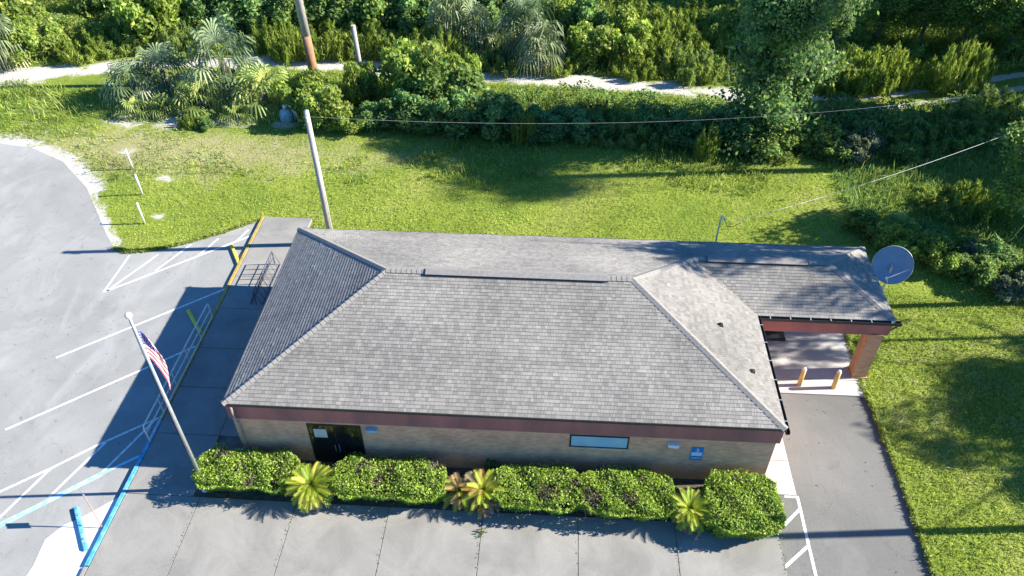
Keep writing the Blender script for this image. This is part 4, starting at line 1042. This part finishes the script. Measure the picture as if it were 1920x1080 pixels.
def cycad(x, y, z, s, nf, cols, label, seed, brown=0):
    rr = random.Random(seed); t = empty('cycad', (x, y, .1)); tag(t, label, 'cycad', 'cycads between the hedge blocks'); Vv, Fv, Cv = [], [], []
    for k in range(nf):
        q = (k/nf); el = 82-92*q**.8; az = k*137.5+rr.uniform(-12, 12); ln = s*rr.uniform(.85, 1.1)
        c = np.array(rr.choice(cols if rr.random() > (brown if q < .86 else max(brown, .55)) else BR+[(.40, .30, .09)]))*rr.uniform(.85, 1.2)
        d0 = Vector((math.cos(R(az)), math.sin(R(az)), 0)); pts = []
        for j in range(13):
            tt = j/12; e2 = R(el)-tt*R(48+20*q)
            p = Vector((0, 0, z)) if j == 0 else pts[-1]+(d0*math.cos(e2)+Vector((0, 0, math.sin(e2))))*ln/12
            pts.append(p)
        sdv = d0.cross(Vector((0, 0, 1)))
        for j in range(12):
            p, n_ = pts[j], pts[j+1]; dd = (n_-p).normalized(); upv = sdv.cross(dd)
            b0 = len(Vv); Vv.extend([p-sdv*.012, p+sdv*.012, n_+sdv*.010, n_-sdv*.010]); Fv.append((b0, b0+1, b0+2, b0+3)); Cv.extend([c*.9]*4)
            if j < 1: continue
            wd = .125*s*math.sin(math.pi*min(1, (j+1.5)/13.5))**.6+.02
            for sg in (1, -1):
                for h_ in (0, .5):
                    b_ = p.lerp(n_, h_); tip = b_+sdv*sg*wd+dd*wd*.75+upv*wd*.30
                    b0 = len(Vv); w_ = dd*.017; Vv.extend([b_-w_, b_+w_, tip+w_*.25, tip-w_*.25]); Fv.append((b0, b0+1, b0+2, b0+3)); Cv.extend([c*rr.uniform(.9, 1.12)]*4)
    fast('fronds', np.array([tuple(v) for v in Vv]), Fv, M['frond'], np.array(Cv), t)
    b = MB(); b.lathe([(.16, 0), (.15, z*.6), (.11, z), (.03, z+.08), (.001, z+.08)], n=12); b.build('trunk', M['bark'], t, True)
YG = [(.32, .39, .04), (.40, .46, .05), (.22, .31, .035), (.46, .47, .08)]
cycad(-8.33, 16.1, .75, .98, 88, YG, 'full yellow-green cycad between the first two hedge blocks', 71)
cycad(-2.95, 16.35, .55, .85, 30, YG+[(.30, .20, .07)], 'sparse browned cycad with an open dark middle', 72, .45)
cycad(-2.1, 16.3, .72, .92, 60, YG+[(.40, .27, .06)], 'yellow and brown cycad left of the third hedge block', 73, .28)
cycad(5.25, 15.95, .70, .82, 80, YG, 'small bright cycad left of the large corner hedge', 74)
# shadow-side green sprigs growing behind the hedges
for (x, y, s, lb) in ((-1.95, 17.5, .45, 'dark sprig against the wall behind the browned cycads'), (3.6, 17.52, .38, 'dark sprig against the wall right of the window'), (-5.9, 17.5, .35, 'dark sprig against the wall right of the door')):
    put('D', x, y, s, s*1.9, lb, 'sprigs at the wall')
pp('X', 901, 1003, .22, .22, 'pale weed tuft growing in the sidewalk joint', GWd)
pp('W', 364, 232, .8, .6, 'small dark-green weed on the sand below the palm clump', GWd)
pp('D', 383, 238, .7, .6, 'little round dark bush on the sandy edge of the lawn', GS)

rng = np.random.default_rng(66); jp = []
for x in XB[1:-1]:
    for k in range(60):
        if rng.uniform() < .55: jp.append((x+rng.normal()*.03, rng.uniform(11.5, 15.8)))
for y in YB[1:-1]:
    for k in range(14): jp.append((rng.uniform(-15.4, -12.9), y+rng.normal()*.02))
for k in range(150): jp.append((8.46+rng.normal()*.04, rng.uniform(11, 15.5)))
jp = np.array(jp); jV = leaves(np.stack([jp[:, 0], jp[:, 1], np.full(len(jp), .15)], 1), .07*rng.uniform(.5, 1.5, len(jp)), .03, updir=np.array([0, 0, .7]))
tag(fast('joint_weeds', jV, quadsF(len(jp)), M['needle'], np.repeat(pal(len(jp), GM+BR), 4, 0)), kind='stuff')
# ------------------------------------------------------------------ stuff: grass and ground cover
def inpoly(P, poly):
    c = np.zeros(len(P), bool); n = len(poly)
    for i in range(n):
        a, b_ = poly[i], poly[(i+1) % n]
        k = ((a[1] > P[:, 1]) != (b_[1] > P[:, 1])) & (P[:, 0] < (b_[0]-a[0])*(P[:, 1]-a[1])/((b_[1]-a[1]) or 1e-9)+a[0]); c ^= k
    return c
LOT = [(-90, -20), (-90, EDGE[0][1])] + EDGE + [(-12.8, 33.4), (-12.8, 29.4), (14.0, 28.6), (13.6, 22.4), (13.42, 5), (13.4, -20)]
def blades(n, x0, x1, y0, y1, hh, ww, cols, seed, name, label, dens=None, thin=None, up_=1.6):
    global rng
    rng = np.random.default_rng(seed); P = np.stack([rng.uniform(x0, x1, n), rng.uniform(y0, y1, n)], 1)
    k = ~inpoly(P, LOT); P = P[k]
    if dens is not None: P = P[dens(P)]
    n = len(P); h = hh*rng.gamma(4, .25, n)*(1+.5*lump(P, .8, 2))
    C = np.stack([P[:, 0], P[:, 1], h*.42-.03], 1)
    V = leaves(C, h, ww, updir=np.array([0, 0, up_]), jitter=.75)
    tone = (1+.28*lump(P, .6, 4)+.18*lump(P, 2.2, 6))[:, None]
    return fast(name, V, quadsF(n), M['needle'], np.repeat(pal(n, cols)*tone, 4, 0))
def off_track(P): return (rng.uniform(size=len(P)) > .75*np.exp(-((P[:, 0]+24)/13)**2-((P[:, 1]-40)/4)**2)) & (seg_d(P, TRACK) > 1.2+.8*lump(P, 1.1, 12)) & (rng.uniform(size=len(P)) > np.clip(sandmask(P)*1.6, 0, .96))
def sandmask(P):
    s_ = np.zeros(len(P))
    for (px, py, r_) in ((312, 334, .7), (298, 405, .6), (240, 282, .9), (330, 222, 2.2), (440, 218, 2.2), (240, 225, 1.8), (60, 205, 1.2), (130, 330, 1.2), (660, 236, 1.5)):
        c = np.array(G(px, py)); s_ = np.maximum(s_, np.exp(-(np.hypot(*((P-c)*np.array([1, 1.5])).T)/r_)**2))
    return np.maximum(s_, np.exp(-(seg_d(P, EDGE[:8])/.7)**2))
LG = [(.33, .42, .075), (.39, .47, .10), (.29, .38, .065), (.45, .49, .17)]
o = blades(230000, -38, 30, 28, 43.5, .075, .035, LG, 81, 'lawn_grass', '', off_track, up_=.9); tag(o, kind='stuff')
o = blades(90000, 13.2, 26, 12, 29, .085, .035, LG+[(.12, .18, .03)], 82, 'lawn_grass', '', None, up_=.9); tag(o, kind='stuff')
def ragged(P): return (seg_d(P, [(13.45, 10), (13.42, 22.4), (13.5, 28.4)]) < .25+.2*lump(P, 5, 4)) | (seg_d(P, EDGE[8:]+[(-12.8, 33.5), (-12.8, 29.6)]) < .22)
o = blades(150000, -30, 16, 12, 36, .13, .03, LG+[(.10, .15, .03)], 83, 'grass_fringe', '', ragged); tag(o, kind='stuff')
def edge_tufts(n, line, off, seed):
    global rng
    rng = np.random.default_rng(seed); P = []
    for k in range(n):
        i_ = rng.integers(0, len(line)-1); t_ = rng.uniform(); a = np.array(line[i_]); c = np.array(line[i_+1]); P.append(a+(c-a)*t_)
    P = np.array(P); q = lump(P, 1.3, seed)+.7*lump(P, 4.1, seed+1)+.5*lump(P, 9, seed+2)
    P = P+rng.normal(size=P.shape)*.05+np.outer(rng.uniform(-.15, 1, n)*np.clip(q, 0, 1)*.27, off)
    h = .12*rng.gamma(4, .25, n); V = leaves(np.stack([P[:, 0], P[:, 1], h*.4+.01], 1), h, .035, updir=np.array([off[0]*.5, off[1]*.5, .7]), jitter=.8)
    tag(fast('edge_tufts', V, quadsF(n), M['needle'], np.repeat(pal(n, LG+[(.16, .22, .05)]), 4, 0)), kind='stuff')
edge_tufts(16000, [(13.3, 10), G(1752, 1080), G(1716, 980), G(1690, 905), G(1663, 832), G(1640, 775), G(1626, 742), (13.5, 28)], (-1, 0), 87)
edge_tufts(7000, EDGE[8:], (-.45, -.85), 88)
def rough(P): return (lump(P, .55, 21)+lump(P, 1.6, 22)*.6 > .02) & off_track(P)
o = blades(120000, -45, 34, 36, 51.5, .24, .05, GY+GM[:2], 84, 'rough_grass', '', lambda P: (rough(P) & (P[:, 1] > 36.5+2.5*lump(P, .3, 7))) | ((P[:, 1] > 44) & (seg_d(P, TRACK) > 1.1+.6*lump(P, 1.3, 12)) & (P[:, 0] > -22))); tag(o, kind='stuff')
o = blades(170000, -50, 42, 43, 66, .45, .06, GY+GY+GM+[(.40, .44, .16)], 85, 'undergrowth', '', lambda P: (seg_d(P+np.array([0, 1.0]), TRACK) > 2.3+.9*lump(P, 1.3, 12)) & (rng.uniform(size=len(P)) > .93*np.exp(-(np.hypot(P[:, 0]+26, (P[:, 1]-44.5)*1.2)/5)**4)) & ((P[:, 1] > 46) | (P[:, 0] > -10) | (rng.uniform(size=len(P)) < .25))); tag(o, kind='stuff')
o = blades(30000, 12, 40, 30, 46, .35, .06, GM+GD, 86, 'undergrowth', '', lambda P: (P[:, 1] > 33.0-(P[:, 0]-17)*.62) & (P[:, 0] > 16)); tag(o, kind='stuff')
def brushmass(n, dens, seed, cols, hmax, L=.2, W=.11):
    global rng
    rng = np.random.default_rng(seed); P = np.stack([rng.uniform(-52, 44, n), rng.uniform(42.5, 68, n)], 1)
    hh = np.clip(.45+.9*lump(P, .55, seed)+.8*lump(P, 1.5, seed+1)+.35*lump(P, 4, seed+2), 0, 1.2)*hmax
    k = dens(P) & (hh > .15); P = P[k]; hh = hh[k]
    z = hh*(1-rng.exponential(.16, len(P))); z = np.clip(z, .05, None)
    V = leaves(np.stack([P[:, 0], P[:, 1], z], 1), L*rng.uniform(.5, 1.4, len(P)), W, nrm=np.array([0, -.3, .5]))
    tone = (1+.5*lump(P, .7, seed+3)+.3*lump(P, 3, seed+4))[:, None]
    return fast('brush', V, quadsF(len(P)), M['leaf'], np.repeat(pal(len(P), cols)*tone, 4, 0))
front = lambda P: (P[:, 1] < 47.6) & (P[:, 0] > -11+lump(P, 1, 2)) & (P[:, 0] < 30) & (P[:, 1] > 43.2+.8*lump(P, .8, 3))
tag(brushmass(260000, front, 91, GD+GM, 1.35), kind='stuff')
back = lambda P: (P[:, 1] > 54.2+.9*lump(P, .6, 5)+np.where(P[:, 0] > 8, -1.2, 0)) & (seg_d(P+np.array([0, -1.2]), TRACK) > 1.7) & (lump(P, .45, 41)+.5*lump(P, 1.3, 42) < .18) & (rng.uniform(size=len(P)) > .9*np.exp(-((P[:, 0]-7)/7)**2-((P[:, 1]-60)/6)**2))
tag(brushmass(420000, back, 95, GM+GY+GY+[GD[3]], 1.7), kind='stuff')
# dead leaves and litter on the paved ground
rng = np.random.default_rng(90); n = 120
P = np.concatenate([np.stack([rng.uniform(-30, -15.7, n), rng.uniform(13, 33, n)], 1), np.stack([rng.uniform(9.5, 13.2, 14), rng.uniform(12, 22, 14)], 1)])
P = P[inpoly(P, LOT)]
V = leaves(np.stack([P[:, 0], P[:, 1], np.full(len(P), .012)], 1), .07, .05, nrm=np.array([0, 0, 30.]), updir=None); V[:, 2] = np.clip(V[:, 2], .006, .03)
o = fast('leaf_litter', V, quadsF(len(P)), M['leaf'], np.repeat(pal(len(P), BR), 4, 0)); tag(o, kind='stuff')
